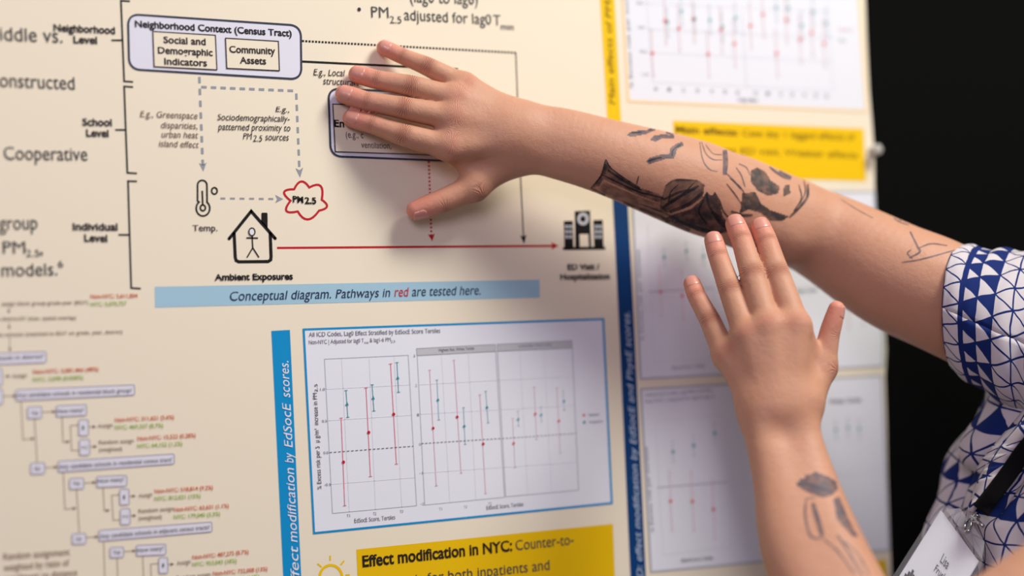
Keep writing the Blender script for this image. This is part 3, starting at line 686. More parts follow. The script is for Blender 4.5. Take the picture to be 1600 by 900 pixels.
def surface_nets(h, lo, hi, nb=16):
    dims = np.ceil((hi - lo) / h / nb).astype(int)
    keep = []
    R = nb * h * 0.87
    cx = [np.arange(d) for d in dims]
    for i in cx[0]:
        for j in cx[1]:
            cs = np.array([lo + (np.array([i, j, k]) + .5) * nb * h for k in cx[2]])
            dd = sdf(cs, cs.mean(0), 10)
            for k in cx[2]:
                if abs(dd[k]) < R * 1.25 + 0.012: keep.append((i, j, k))
    N = dims * nb + 2
    cid_all, pos_all, quads = [], [], []
    ar = np.arange(-1, nb + 1)
    corner = np.array([(a, b, c) for a in (0, 1) for b in (0, 1) for c in (0, 1)])
    def cid(I): return (I[..., 0] + 1) * (N[1] + 2) * (N[2] + 2) + (I[..., 1] + 1) * (N[2] + 2) + I[..., 2] + 1
    m = nb + 1
    g = np.stack(np.meshgrid(np.arange(m), np.arange(m), np.arange(m), indexing='ij'), -1).reshape(-1, 3)
    for bi in keep:
        b0 = np.array(bi) * nb
        P = lo + (g + b0) * h
        c = lo + (b0 + nb / 2) * h
        D = sdf(P, c, R).reshape(m, m, m)
        S = D < 0
        if S.all() or not S.any(): continue
        # cells with a sign change
        cc = [D[a:nb + a, b:nb + b, e:nb + e] for a, b, e in corner]
        st = np.stack([x < 0 for x in cc], -1)
        act = st.any(-1) & ~st.all(-1)
        I = np.argwhere(act)
        if len(I):
            val = np.stack([x[act] for x in cc], -1)
            acc = np.zeros((len(I), 3)); cnt = np.zeros(len(I))
            for a in range(8):
                for b in range(a + 1, 8):
                    if np.abs(corner[a] - corner[b]).sum() != 1: continue
                    va, vb = val[:, a], val[:, b]; ok = (va < 0) != (vb < 0)
                    t = np.where(ok, va / np.where(ok, va - vb, 1), 0)
                    p = corner[a] + t[:, None] * (corner[b] - corner[a])
                    acc[ok] += p[ok]; cnt[ok] += 1
            cid_all.append(cid(I + b0)); pos_all.append(lo + (I + b0 + acc / cnt[:, None]) * h)
        # quads on sign-changing edges whose lower node is in this block
        for ax in range(3):
            sl = [slice(0, nb)] * 3; s2 = list(sl); s2[ax] = slice(1, nb + 1)
            A = S[tuple(sl)]; Bq = S[tuple(s2)]
            E = np.argwhere(A != Bq)
            if not len(E): continue
            u, v = (ax + 1) % 3, (ax + 2) % 3
            du = np.eye(3, dtype=int)[u]; dv = np.eye(3, dtype=int)[v]
            G = E + b0
            q = np.stack([cid(G - du - dv), cid(G - dv), cid(G), cid(G - du)], -1)
            flip = ~A[tuple(E.T)]
            q[flip] = q[flip][:, ::-1]
            quads.append(q)
    ids = np.concatenate(cid_all); pos = np.concatenate(pos_all); Q = np.concatenate(quads)
    o = np.argsort(ids); ids = ids[o]; pos = pos[o]
    Qi = np.searchsorted(ids, Q); Qi = np.clip(Qi, 0, len(ids) - 1)
    good = (ids[Qi] == Q).all(1)
    return pos, Qi[good]

allp = [q for gg, _ in groups_f for q in gg.p] + [q for g in palms + [arm1, arm2, trunk, head, face] for q in g.p]
lo = np.min([np.minimum(q[0] - q[2], q[1] - q[3]) for q in allp], 0) - 0.012
hi = np.max([np.maximum(q[0] + q[2], q[1] + q[3]) for q in allp], 0) + 0.012
H = 0.0014
V, Q = surface_nets(H, lo, hi)
# settle the points on the surface and read its normals
def grad(P, e=0.0006):
    out = np.zeros_like(P); d0 = np.zeros(len(P))
    o = np.lexsort((P[:, 2] // .04, P[:, 1] // .04, P[:, 0] // .04))
    key = (P[o] // .04).astype(int)
    br = np.flatnonzero(np.any(np.diff(key, axis=0) != 0, 1)) + 1
    for idx in np.split(o, br):
        p = P[idx]; c = p.mean(0)
        d = [sdf(p + e * v, c, .05) for v in np.array([(1, -1, -1), (-1, -1, 1), (-1, 1, -1), (1, 1, 1)])]
        gr = sum(v * x[:, None] for v, x in zip(np.array([(1, -1, -1), (-1, -1, 1), (-1, 1, -1), (1, 1, 1)]), d))
        out[idx] = gr / (np.linalg.norm(gr, axis=1)[:, None] + 1e-12); d0[idx] = sum(d) / 4
    return out, d0
N_, d0 = grad(V)
V = V - N_ * np.clip(d0, -H, H)[:, None]

# ---- skin marks kept per point: pinker fingertips and knuckles, knuckle creases
dors1 = np.array([0, -1.0, 0]); dors2 = RW @ np.array([0, 0, -1.0])
tint = np.zeros(len(V)); kt = np.zeros(len(V)); ks = np.zeros(len(V)); kw = np.zeros(len(V))
frames = []
for n_, (nm, chn) in enumerate(joints):
    dr = dors1 if n_ < 5 else dors2
    pts_ = [q[0] for q in chn]; rs = [q[1] for q in chn]
    near = np.flatnonzero(np.linalg.norm(V - pts_[1], axis=1) < .11)
    Pn = V[near]
    tint[near] = np.maximum(tint[near], np.exp(-(np.linalg.norm(Pn - pts_[0], axis=1) / (rs[0] * 2.9)) ** 2))
    t_ = pts_[0] - pts_[1]; t_ /= np.linalg.norm(t_)
    if nm == 'thumb':
        # a thumb's nail faces sideways from the hand's back
        side = (RW @ np.array([0.35, 0.9, -0.42])) if n_ < 5 else (RW @ np.array([0.93, 0.1, -0.35]))
        dd = side
    else: dd = dr
    dd = dd - t_ * np.dot(dd, t_); dd /= np.linalg.norm(dd)
    frames.append((nm, n_ < 5, pts_[0], t_, dd, rs[0]))
    fingers_ = range(4) if nm != 'thumb' else range(3)
    for j in (1, 2, 3) if nm != 'thumb' else (1, 2):
        a = pts_[j - 1] - pts_[j + 1] if j < 3 else pts_[2] - pts_[3]
        a = a / np.linalg.norm(a); nn = dd - a * np.dot(dd, a); nn /= np.linalg.norm(nn); la = np.cross(a, nn)
        rel = Pn - pts_[j]; T_ = rel @ a; S_ = rel @ la; U_ = rel @ nn
        L = (.0028, .0050, .006)[j - 1]
        w = np.exp(-(T_ / L) ** 2) * np.clip(U_ / rs[j] * 1.6, 0, 1) * np.exp(-(S_ / (rs[j] * 1.0)) ** 4) * (.55, 1.0, .3)[j - 1]
        up_ = w > kw[near]; ix = near[up_]
        kw[ix] = w[up_]; kt[ix] = T_[up_] * 1000; ks[ix] = S_[up_] * 1000
        tint[near] = np.maximum(tint[near], w * (.45 if j < 3 else 1.3))

# ---- skin material
def skin_material():
    m = bpy.data.materials.new('skin'); m.use_nodes = True; nt = m.node_tree; L = nt.links.new
    b = nt.nodes['Principled BSDF']
    def nd(t, **k):
        n = nt.nodes.new(t)
        for a, v in k.items(): setattr(n, a, v)
        return n
    def attr(nm): a = nd('ShaderNodeAttribute'); a.attribute_name = nm; return a.outputs['Fac']
    def mth(op, a, b_=None):
        n = nd('ShaderNodeMath', operation=op)
        for i, v in enumerate((a, b_)):
            if v is None: continue
            if isinstance(v, (int, float)): n.inputs[i].default_value = v
            else: L(v, n.inputs[i])
        return n.outputs[0]
    tc = nd('ShaderNodeTexCoord').outputs['Object']
    n1 = nd('ShaderNodeTexNoise'); n1.inputs['Scale'].default_value = 45; n1.inputs['Detail'].default_value = 4; L(tc, n1.inputs['Vector'])
    n2 = nd('ShaderNodeTexNoise'); n2.inputs['Scale'].default_value = 420; n2.inputs['Detail'].default_value = 3; L(tc, n2.inputs['Vector'])
    vo = nd('ShaderNodeTexVoronoi'); vo.inputs['Scale'].default_value = 900; L(tc, vo.inputs['Vector'])
    base = nd('ShaderNodeMixRGB'); L(n1.outputs['Fac'], base.inputs[0])
    base.inputs[1].default_value = srgb(194, 141, 112); base.inputs[2].default_value = srgb(203, 151, 126)
    pk_ = nd('ShaderNodeMixRGB'); L(mth('MULTIPLY', attr('tint'), .85), pk_.inputs[0]); L(base.outputs[0], pk_.inputs[1]); pk_.inputs[2].default_value = srgb(222, 142, 124)
    # knuckle creases: bowed folds across the joint
    T, S, Wt = attr('kt'), attr('ks'), attr('kw')
    bow = mth('MULTIPLY', mth('MULTIPLY', S, S), mth('MULTIPLY', T, .008))
    wob = mth('MULTIPLY', mth('SUBTRACT', n2.outputs['Fac'], .5), 2.2)
    ph = mth('ADD', mth('MULTIPLY', mth('SUBTRACT', T, bow), 2.5), wob)
    gr = mth('POWER', mth('ABSOLUTE', mth('SINE', ph)), .45)
    cre = mth('MULTIPLY', mth('SUBTRACT', 1.0, gr), Wt)
    dk = nd('ShaderNodeMixRGB'); dk.blend_type = 'MULTIPLY'; L(mth('MULTIPLY', cre, .8), dk.inputs[0]); L(pk_.outputs[0], dk.inputs[1]); dk.inputs[2].default_value = srgb(150, 84, 66)
    L(dk.outputs[0], b.inputs['Base Color'])
    hgt = mth('ADD', mth('MULTIPLY', cre, -1.6), mth('MULTIPLY', vo.outputs['Distance'], .10))
    hgt = mth('ADD', hgt, mth('MULTIPLY', n2.outputs['Fac'], .12))
    n3 = nd('ShaderNodeTexNoise'); n3.inputs['Scale'].default_value = 170; n3.inputs['Detail'].default_value = 2; L(tc, n3.inputs['Vector'])
    hgt = mth('ADD', hgt, mth('MULTIPLY', n3.outputs['Fac'], .42))
    bp = nd('ShaderNodeBump'); bp.inputs['Strength'].default_value = .8; bp.inputs['Distance'].default_value = .0011
    L(hgt, bp.inputs['Height']); L(bp.outputs[0], b.inputs['Normal'])
    b.inputs['Roughness'].default_value = .54; b.inputs['Specular IOR Level'].default_value = .32
    b.inputs['Subsurface Weight'].default_value = .18; b.inputs['Subsurface Scale'].default_value = .004
    b.inputs['Subsurface Radius'].default_value = (1.0, .35, .2)
    return m
mskin = skin_material()
person = mesh_obj('person', V, Q, mskin, None, True)
person['label'] = 'person in navy and white patterned shirt, tattooed arm reaching to the poster'
person['category'] = 'person'
for nm, arr in (('tint', tint), ('kt', kt), ('ks', ks), ('kw', kw)):
    a = person.data.attributes.new(nm, 'FLOAT', 'POINT'); a.data.foreach_set('value', arr.astype(np.float32))
BODY = BVHTree.FromPolygons([tuple(v) for v in V], [tuple(q) for q in Q])

# ---- fingernails
mnail = mat('nail', (216, 148, 132), .36, .5)
mnail.node_tree.nodes['Principled BSDF'].inputs['Coat Weight'].default_value = .3
for nm, first, tip, t_, dd, r in frames:
    la = np.cross(t_, dd); vs = []; nu, nv = 12, 11
    Ls = r * (1.5 if nm != 'thumb' else 1.6)
    for i in range(nu + 1):
        for j in range(nv + 1):
            u = i / nu; v = j / nv * 2 - 1
            rnd = 1 - .10 * (abs(2 * u - 1) ** 3)
            ang = v * .98 * rnd
            s_ = -Ls * .62 + Ls * (u * (1 - .16 * v * v * (u > .5)) + .10 * v * v * (u <= .5) * (1 - 2 * u))
            dr_ = dd * math.cos(ang) + la * math.sin(ang)
            o = tip + t_ * s_ + dr_ * r * 1.5
            hit = BODY.ray_cast(Vector(o), Vector(-dr_), r * 1.4)
            p = np.array(hit[0]) if hit[0] is not None else tip + t_ * s_ + dr_ * r
            lift = .00035 + .0004 * max(0, u - .8) / .2 - .0005 * max(0, abs(v) - .85) / .15 - .0004 * max(0, .12 - u) / .12
            vs.append(p + dr_ * lift)
    m_ = nv + 1
    fs = [[i * m_ + j, i * m_ + j + 1, (i + 1) * m_ + j + 1, (i + 1) * m_ + j] for i in range(nu) for j in range(nv)]
    o = mesh_obj('fingernail', vs, fs, mnail, person, True)
    so = o.modifiers.new('thick', 'SOLIDIFY'); so.thickness = .0004; so.offset = -1

# ------------------------------------------------------------------ eyes and hair (out of the picture, above the shirt)
def ball(name, c, r, m, parent, n=20):
    bm = bmesh.new(); bmesh.ops.create_uvsphere(bm, u_segments=n, v_segments=n // 2, radius=r)
    for v in bm.verts: v.co = v.co + Vector(c)
    me = bpy.data.meshes.new(name); bm.to_mesh(me); bm.free(); me.materials.append(m)
    me.polygons.foreach_set('use_smooth', [True] * len(me.polygons))
    o = bpy.data.objects.new(name, me); COL.objects.link(o); o.parent = parent
    return o
for k_ in (-1, 1):
    e_ = ball('eye', HP(.081, .016, .031 * k_), .0125, mat('eye_white', (232, 226, 222), .2, .5), person)
    ball('iris', HP(.0885, .016, .032 * k_), .0062, mat('iris_brown', (70, 44, 28), .2, .5), e_)
mhair = mat('hair', (58, 40, 30), .5, .4)
hb = bmesh.new(); bmesh.ops.create_icosphere(hb, subdivisions=5, radius=1)
for v in hb.verts:
    a_, b_, c_ = v.co
    w_ = 1 + .02 * math.sin(30 * c_ + 8 * b_) * (1 if a_ < .6 else .4)
    q_ = np.array(HP(-.020 + a_ * .110 * w_, .020 + b_ * .112 * w_ - (.05 * max(0, -b_) if a_ < .2 else 0), c_ * .092 * w_))
    f_, u_ = np.dot(q_ - HD, hf), np.dot(q_ - HD, hu)
    sm = lambda x: min(1, max(0, x)) ** 2 * (3 - 2 * min(1, max(0, x)))
    bare = sm((f_ - .010 - .25 * max(0, -u_ - .02)) / .014) * sm((.080 - u_) / .014)       # the face stays free of hair
    v.co = Vector(q_ + (HP(-.01, .02) - q_) * .42 * bare)
hme = bpy.data.meshes.new('hair'); hb.to_mesh(hme); hb.free(); hme.materials.append(mhair); hme.polygons.foreach_set('use_smooth', [True] * len(hme.polygons))
ho_ = bpy.data.objects.new('hair', hme); COL.objects.link(ho_); ho_.parent = person

# ------------------------------------------------------------------ tattoos: ink lying in the skin
mink = mat('tattoo_ink', (38, 40, 46), .5, .3); mink.node_tree.nodes['Principled BSDF'].inputs['Alpha'].default_value = .68
mink2 = mat('tattoo_soft_ink', (84, 84, 100), .5, .3); mink2.node_tree.nodes['Principled BSDF'].inputs['Alpha'].default_value = .64
mink3 = mat('tattoo_shading', (52, 46, 46), .5, .3); mink3.node_tree.nodes['Principled BSDF'].inputs['Alpha'].default_value = .52
mink4 = mat('tattoo_wash', (60, 46, 42), .5, .3); mink4.node_tree.nodes['Principled BSDF'].inputs['Alpha'].default_value = .36
for m_ in (mink, mink2, mink3, mink4):
    nt = m_.node_tree; n_ = nt.nodes.new('ShaderNodeTexNoise'); n_.inputs['Scale'].default_value = 150; n_.inputs['Detail'].default_value = 4
    tcn = nt.nodes.new('ShaderNodeTexCoord'); nt.links.new(tcn.outputs['Object'], n_.inputs['Vector'])
    mr = nt.nodes.new('ShaderNodeMapRange'); a0 = nt.nodes['Principled BSDF'].inputs['Alpha'].default_value
    mr.inputs['From Min'].default_value = .35; mr.inputs['From Max'].default_value = .65; mr.inputs['To Min'].default_value = a0 - .22; mr.inputs['To Max'].default_value = a0 + .12
    nt.links.new(n_.outputs['Fac'], mr.inputs['Value']); nt.links.new(mr.outputs[0], nt.nodes['Principled BSDF'].inputs['Alpha'])
TIPS2 = np.array([P2H(*[a * (1 - t) + b * t for a, b in zip(F_[i], F_[i + 1])])[0] for F_ in FING2.values() for i in (0, 1) for t in (0, .25, .5, .75)])
class Tattoo:
    def __init__(s, z): s.v = []; s.f = []; s.m = []; s.mats = []; s.z = z
    def hit(s, x, y, lift):
        r = ray(x, y); o = CAM + r * s.z[0]
        h = BODY.ray_cast(Vector(o), Vector(r).normalized(), 1.0)
        for _ in range(4):              # the raised fingers are not tattooed: look past them
            if h[0] is None: return None
            if s.z is not ZA or np.min(np.linalg.norm(TIPS2 - np.array(h[0]), axis=1)) > .019: break
            h = BODY.ray_cast(h[0] + Vector(r).normalized() * .002, Vector(r).normalized(), 1.0)
        if h[0] is None: return None
        nn = np.array(h[1]); nn = nn if np.dot(nn, r) < 0 else -nn
        p = np.array(h[0])
        return None if depth(p) > s.z[1] or -np.dot(nn, r) / np.linalg.norm(r) < .10 else p + nn * lift
    def cell(s, q, m, lift):
        P = [s.hit(x, y, lift) for x, y in q]
        if any(p is None for p in P): return
        if m not in s.mats: s.mats.append(m)
        b = len(s.v); s.v += P; s.f.append([b + k for k in range(len(P))][::-1]); s.m.append(s.mats.index(m))
    def line(s, pts, w, m=None, lift=.00035):
        A = spline([((x, y, 0), 0) for x, y in pts], 6)[:, :2] if len(pts) > 2 else np.array([np.array(pts[0]) * (1 - t) + np.array(pts[1]) * t for t in np.linspace(0, 1, 9)])
        nrm = []
        for i in range(len(A)):
            d = A[min(i + 1, len(A) - 1)] - A[max(i - 1, 0)]; d = d / (np.linalg.norm(d) + 1e-9); nrm.append(np.array([-d[1], d[0]]))
        for i in range(len(A) - 1):
            k = max(1, int(w / 4)); f = lambda t: 1 - .35 * abs(2 * t - 1) ** 3
            w0, w1 = w * f(i / (len(A) - 1)), w * f((i + 1) / (len(A) - 1))
            for j in range(k):
                u0, u1 = j / k - .5, (j + 1) / k - .5
                s.cell([A[i] + nrm[i] * w0 * u0, A[i + 1] + nrm[i + 1] * w1 * u0, A[i + 1] + nrm[i + 1] * w1 * u1, A[i] + nrm[i] * w0 * u1], m or mink, lift)
        return s
    def fill(s, pts, m=None, step=1.6, lift=.0003):
        P = np.array(pts, float); n = len(P)
        x0, y0 = P.min(0); x1, y1 = P.max(0)
        def ins(x, y):
            c = False
            for i in range(n):
                a, b = P[i], P[i - 1]
                if (a[1] > y) != (b[1] > y) and x < (b[0] - a[0]) * (y - a[1]) / (b[1] - a[1]) + a[0]: c = not c
            return c
        y = y0
        while y < y1:
            x = x0
            while x < x1:
                if ins(x + step / 2, y + step / 2): s.cell([(x, y), (x + step, y), (x + step, y + step), (x, y + step)], m or mink, lift)
                x += step
            y += step
        return s
    def obj(s, label):
        o = mesh_obj('tattoo', s.v, s.f, s.mats, person, True, midx=s.m); o['label'] = label
        return o
ZA = (1.128, 1.40)
Tattoo(ZA).fill([(980, 211), (986, 206), (1000, 204), (1013, 203), (1020, 199), (1021, 204), (1012, 209), (998, 212), (986, 214)], mink2).line([(1012, 203), (1030, 204), (1052, 211)], 3, mink2) \
    .fill([(1015, 218), (1022, 212), (1038, 210), (1054, 212), (1053, 217), (1036, 216), (1024, 221)], mink2).line([(986, 208), (1002, 207)], 2, mink) \
    .fill([(1010, 252), (1016, 246), (1030, 242), (1042, 241), (1047, 240), (1046, 233), (1056, 225), (1066, 222), (1068, 228), (1058, 232), (1056, 240), (1053, 247), (1040, 248), (1024, 253), (1014, 256)], mink2) \
    .line([(1013, 252), (1022, 248.5), (1034, 246)], 3, mink).line([(1050, 244), (1052, 234), (1064, 226)], 2.5, mink).obj('grey brush strokes near the wrist')
t = Tattoo(ZA)
t.fill([(946.7, 247.8), (955, 262), (976, 279), (1000, 293), (1029, 303), (1039, 310), (1029, 316), (1000, 306), (972, 293), (943, 280), (937, 290), (924, 294), (938, 274)], mink3)
t.line([(946, 249), (940, 273), (923, 294)], 2.5).line([(941, 273), (972, 288), (1000, 300), (1036, 309)], 3).line([(924, 295), (956, 312), (993, 325), (1033, 341), (1078, 360)], 8, mink3).line([(998, 275), (994.5, 288)], 2.4)
t.line([(950, 266), (976, 283), (1002, 297)], 4).line([(947, 249), (953, 261), (975, 278), (1000, 293)], 2.5).line([(946, 256), (944, 272)], 5, mink3)
t.fill([(1040, 290), (1056, 280.5), (1091, 281.5), (1101, 289), (1098, 309), (1078, 322), (1050, 333), (1031, 330), (1031, 316)], mink3)
t.fill([(943, 283), (972, 296), (1000, 307), (1030, 318), (1050, 336), (1080, 352), (1040, 346), (1000, 328), (962, 312), (936, 296)], mink4)
t.line([(1040, 290), (1056, 281), (1090, 282)], 3).line([(1034, 325), (1060, 308), (1092, 290)], 5).line([(1046, 331), (1078, 318), (1098, 300)], 6).line([(1036, 312), (1062, 300), (1086, 296)], 4)
t.fill([(1080, 326), (1096, 312), (1104, 300), (1112, 306), (1117, 300), (1124, 318), (1129, 338), (1146, 360), (1120, 366), (1098, 364), (1070, 352), (1040, 340), (1054, 334)], mink)
t.line([(1104, 300), (1108, 322), (1124, 345)], 4).line([(1056, 345), (1090, 356), (1118, 364)], 6).line([(1112, 330), (1130, 350), (1150, 360)], 8).line([(1060, 288), (1048, 300), (1044, 318)], 2).line([(1086, 284), (1070, 300), (1052, 316)], 2).line([(1100, 312), (1092, 330), (1104, 350)], 3).line([(1000, 318), (1032, 330), (1060, 344)], 2).line([(1116, 300), (1124, 314), (1130, 330), (1142, 344)], 3).obj('dark tattoo of a long barrel and drum on the forearm')
t = Tattoo(ZA)
t.line([(1132, 231), (1133.5, 253), (1132, 273)], 8, mink2).line([(1093, 222), (1098, 249), (1108, 264), (1121, 268)], 1.8, mink2).line([(1096, 222), (1103, 240), (1114, 249), (1128, 250)], 1.8, mink2)
t.line([(1102, 226), (1114, 240), (1128, 242)], 1.5, mink2).line([(1134, 270), (1146, 282), (1158, 296)], 2.4, mink2).line([(1150, 262), (1158, 274), (1164, 292)], 2, mink2).line([(1154, 256), (1166, 262), (1172, 274)], 2, mink2)
t.fill([(1173, 267), (1182, 262), (1196, 269), (1204, 282), (1219, 292), (1215.5, 302), (1200, 306), (1184, 298), (1173, 284)], mink)
t.fill([(1225, 290), (1233, 289), (1235, 302), (1224, 307)], mink).line([(1203, 260), (1222, 273), (1236, 279)], 8, mink2).line([(1228, 268), (1238, 274)], 5, mink2)
t.line([(1262, 288), (1261, 308), (1248, 325), (1233, 340)], 4.5).line([(1248, 289), (1252, 310), (1240, 330)], 2.4).line([(1256, 282), (1258, 300), (1250, 318)], 2)
t.fill([(1160, 302), (1180, 300), (1189, 318), (1203, 328), (1233, 338), (1222, 345), (1204, 345), (1190, 333), (1170, 327), (1156, 334)], mink)
t.line([(1135, 287), (1147, 302), (1158, 318)], 2.4).line([(1140, 278), (1156, 292), (1164, 304)], 2.2).line([(1142, 330), (1158, 336), (1176, 336)], 5, mink).obj('dark tattoo of rounded shapes near the elbow')
Tattoo(ZA).line([(1409, 410), (1440, 405), (1492, 391)], 2.4, mink2).line([(1422, 362), (1434, 386), (1437, 394), (1421, 403)], 3.2, mink2).line([(1435, 388), (1455, 381), (1480, 384)], 2.4, mink2) \
    .line([(1404, 344), (1430, 350), (1464, 364)], 2, mink2).line([(1424, 390), (1418, 396), (1426, 404)], 2.4, mink2).line([(1314, 312), (1340, 328), (1364, 341)], 1.3, mink2).line([(1378, 322), (1400, 344), (1420, 352)], 1.6, mink2).obj('thin line tattoo on the upper arm')
ZB = (.86, 1.14)
t = Tattoo(ZB)
t.fill([(1243, 756), (1250, 752), (1249, 748), (1257, 748), (1260, 742), (1267, 741), (1274, 737), (1292, 744), (1306, 752), (1309, 764), (1300, 773), (1286, 778), (1266, 771), (1256, 766)], mink2)
t.line([(1246, 757), (1270, 758), (1298, 768)], 3, mink2).line([(1260, 779), (1258, 800), (1262, 826), (1270, 840), (1286, 841)], 3.6, mink2).line([(1270, 786), (1274, 800), (1281, 822), (1285, 838)], 8, mink2).line([(1260, 779), (1274, 778)], 2, mink2)
t.fill([(1302, 780), (1311, 776), (1328, 816), (1340, 838), (1332, 838), (1308, 812)], mink2)
t.line([(1287, 843), (1308, 860), (1336, 898)], 3, mink2).line([(1308, 836), (1322, 856), (1348, 900)], 3.5, mink2).line([(1318, 846), (1340, 866), (1358, 900)], 2.4, mink2).obj('blue grey feather and case tattoo on the raised forearm')

# ------------------------------------------------------------------ shirt
def shirt_material(name, rows, filled, cell=.0150, line=.0013, band=None):
    m = bpy.data.materials.new(name); m.use_nodes = True; nt = m.node_tree; L = nt.links.new; b = nt.nodes['Principled BSDF']
    def mth(op, a, b_=None, c_=None):
        n = nt.nodes.new('ShaderNodeMath'); n.operation = op
        for i, v in enumerate((a, b_, c_)):
            if v is None: continue
            if isinstance(v, (int, float)): n.inputs[i].default_value = v
            else: L(v, n.inputs[i])
        return n.outputs[0]
    uv = nt.nodes.new('ShaderNodeUVMap'); wob = nt.nodes.new('ShaderNodeTexNoise'); wob.inputs['Scale'].default_value = 45
    L(uv.outputs[0], wob.inputs['Vector'])
    sep = nt.nodes.new('ShaderNodeSeparateXYZ'); L(uv.outputs[0], sep.inputs[0])
    w_ = mth('MULTIPLY', mth('SUBTRACT', wob.outputs['Fac'], .5), .004)
    x = mth('DIVIDE', mth('ADD', sep.outputs[0], w_), cell); y = mth('DIVIDE', mth('ADD', sep.outputs[1], w_), cell * .9)
    row = mth('FLOOR', y); fy = mth('FRACT', y)
    p = mth('SUBTRACT', x, mth('MULTIPLY', y, .5)); q = mth('ADD', x, mth('MULTIPLY', y, .5))
    def near(v, sc):            # distance to the nearest whole number, in cloth metres
        return mth('MULTIPLY', mth('SUBTRACT', .5, mth('ABSOLUTE', mth('SUBTRACT', mth('FRACT', v), .5))), sc)
    d = mth('MINIMUM', mth('MINIMUM', near(p, cell * .87), near(q, cell * .87)), near(y, cell * .9))
    ln = mth('LESS_THAN', d, line / 2)
    tri = mth('LESS_THAN', mth('ADD', mth('FRACT', q), mth('SUBTRACT', 1.0, fy)), 1.0)
    mod = mth('FLOORED_MODULO', row, rows); sel = None
    for k in filled:
        c = mth('COMPARE', mod, float(k), .3); sel = c if sel is None else mth('MAXIMUM', sel, c)
    ink_ = mth('MAXIMUM', ln, mth('MULTIPLY', tri, sel))
    if band: ink_ = mth('MAXIMUM', ink_, mth('COMPARE', y, band + .14, .16))
    mx = nt.nodes.new('ShaderNodeMixRGB'); L(ink_, mx.inputs[0]); mx.inputs[1].default_value = srgb(204, 197, 202); mx.inputs[2].default_value = srgb(22, 42, 104)
    L(mx.outputs[0], b.inputs['Base Color']); b.inputs['Roughness'].default_value = .85; b.inputs['Specular IOR Level'].default_value = .15
    wv = nt.nodes.new('ShaderNodeTexNoise'); wv.inputs['Scale'].default_value = 1500; tcn = nt.nodes.new('ShaderNodeTexCoord'); L(tcn.outputs['Object'], wv.inputs['Vector'])
    bp = nt.nodes.new('ShaderNodeBump'); bp.inputs['Strength'].default_value = .2; bp.inputs['Distance'].default_value = .0004
    L(wv.outputs['Fac'], bp.inputs['Height']); L(bp.outputs[0], b.inputs['Normal'])
    return m
mshirt = shirt_material('shirt_cloth', 3, (1,), .0205, .0015); msleeve = shirt_material('sleeve_cloth', 4, (1, 2), .0180, .0014, 1.0)

def cam3(x, y, z): return CAM + RW @ np.array([x, y, z])
RINGS = [(455, 1770, .075, .085), (490, 1735, .085, .105), (525, 1672, .105, .122), (565, 1618, .125, .140), (610, 1566, .135, .144), (655, 1537, .140, .146), (700, 1510, .146, .146), (750, 1492, .150, .146),
         (800, 1476, .154, .146), (850, 1464, .156, .146), (900, 1452, .158, .146), (1000, 1440, .158, .146), (1150, 1440, .150, .144), (1350, 1450, .145, .146), (1500, 1450, .150, .155)]
RA = spline([((r[0], r[1], r[2]), r[3]) for r in RINGS], 14)
NS = 260; tv = []; tf = []; tuv = []
for i, (py, fp, a, b) in enumerate(RA):
    cxm = (fp - CX) / F * (TZ + .015) + a
    for j in range(NS):
        th = 2 * math.pi * j / NS; c_, s_ = math.cos(th), math.sin(th)
        e = 2 / 2.3
        X = -a * math.copysign(abs(c_) ** e, c_); Z = b * math.copysign(abs(s_) ** e, s_)
        f = .0035 * math.sin(th * 9 + py * .030) + .0030 * math.sin(th * 5 - py * .045 + 1) + .002 * math.sin(th * 17 + py * .02)
        f *= min(1, max(0, (py - 480) / 120))
        k = 1 + f / math.hypot(X, Z)
        tv.append(cam3(cxm + X * k, (py - CY) / F * TZ, TZ + Z * k))
        tuv.append(((th if th <= math.pi else th - 2 * math.pi) * .155 + .012 * math.sin(py * .03), (py - 500) / F * TZ * 1.02 + .010 * math.sin(th * 3)))
nR = len(RA)
# creases pressed into the cloth beside the lapel
def crease(line_, amp, wid):
    A = spline([((x, y, 0), 0) for x, y in line_], 10)[:, :2]
    T_ = np.array(tv); q = (T_ - CAM) @ RW; X = CX + F * q[:, 0] / q[:, 2]; Y = CY + F * q[:, 1] / q[:, 2]
    dd = np.min(np.hypot(X[:, None] - A[None, :, 0], Y[:, None] - A[None, :, 1]), 1)
    mid_ = np.array([T_[i * NS:(i + 1) * NS].mean(0) for i in range(nR)]).repeat(NS, 0)
    inw = mid_ - T_; inw /= np.linalg.norm(inw, axis=1)[:, None]
    vis = q[:, 2] < ((mid_ - CAM) @ RW)[:, 2] + .06
    T_ += inw * (amp * np.exp(-(dd / wid) ** 2) * vis)[:, None]
    tv[:] = list(T_)
crease([(1648, 540), (1596, 630), (1551, 684), (1524, 720), (1508, 752), (1494, 792)], .018, 11)
crease([(1700, 610), (1640, 668), (1600, 722), (1570, 765), (1546, 800)], .016, 14)
tf = [[i * NS + j, (i + 1) * NS + j, (i + 1) * NS + (j + 1) % NS, i * NS + (j + 1) % NS] for i in range(nR - 1) for j in range(NS)]
shirt = mesh_obj('shirt', tv, tf, mshirt, person, True, uvs=tuv)
shirt['label'] = 'short sleeved white shirt with navy triangle print'
so = shirt.modifiers.new('thick', 'SOLIDIFY'); so.thickness = .0012
TORSO = BVHTree.FromPolygons([tuple(v) for v in tv], tf)

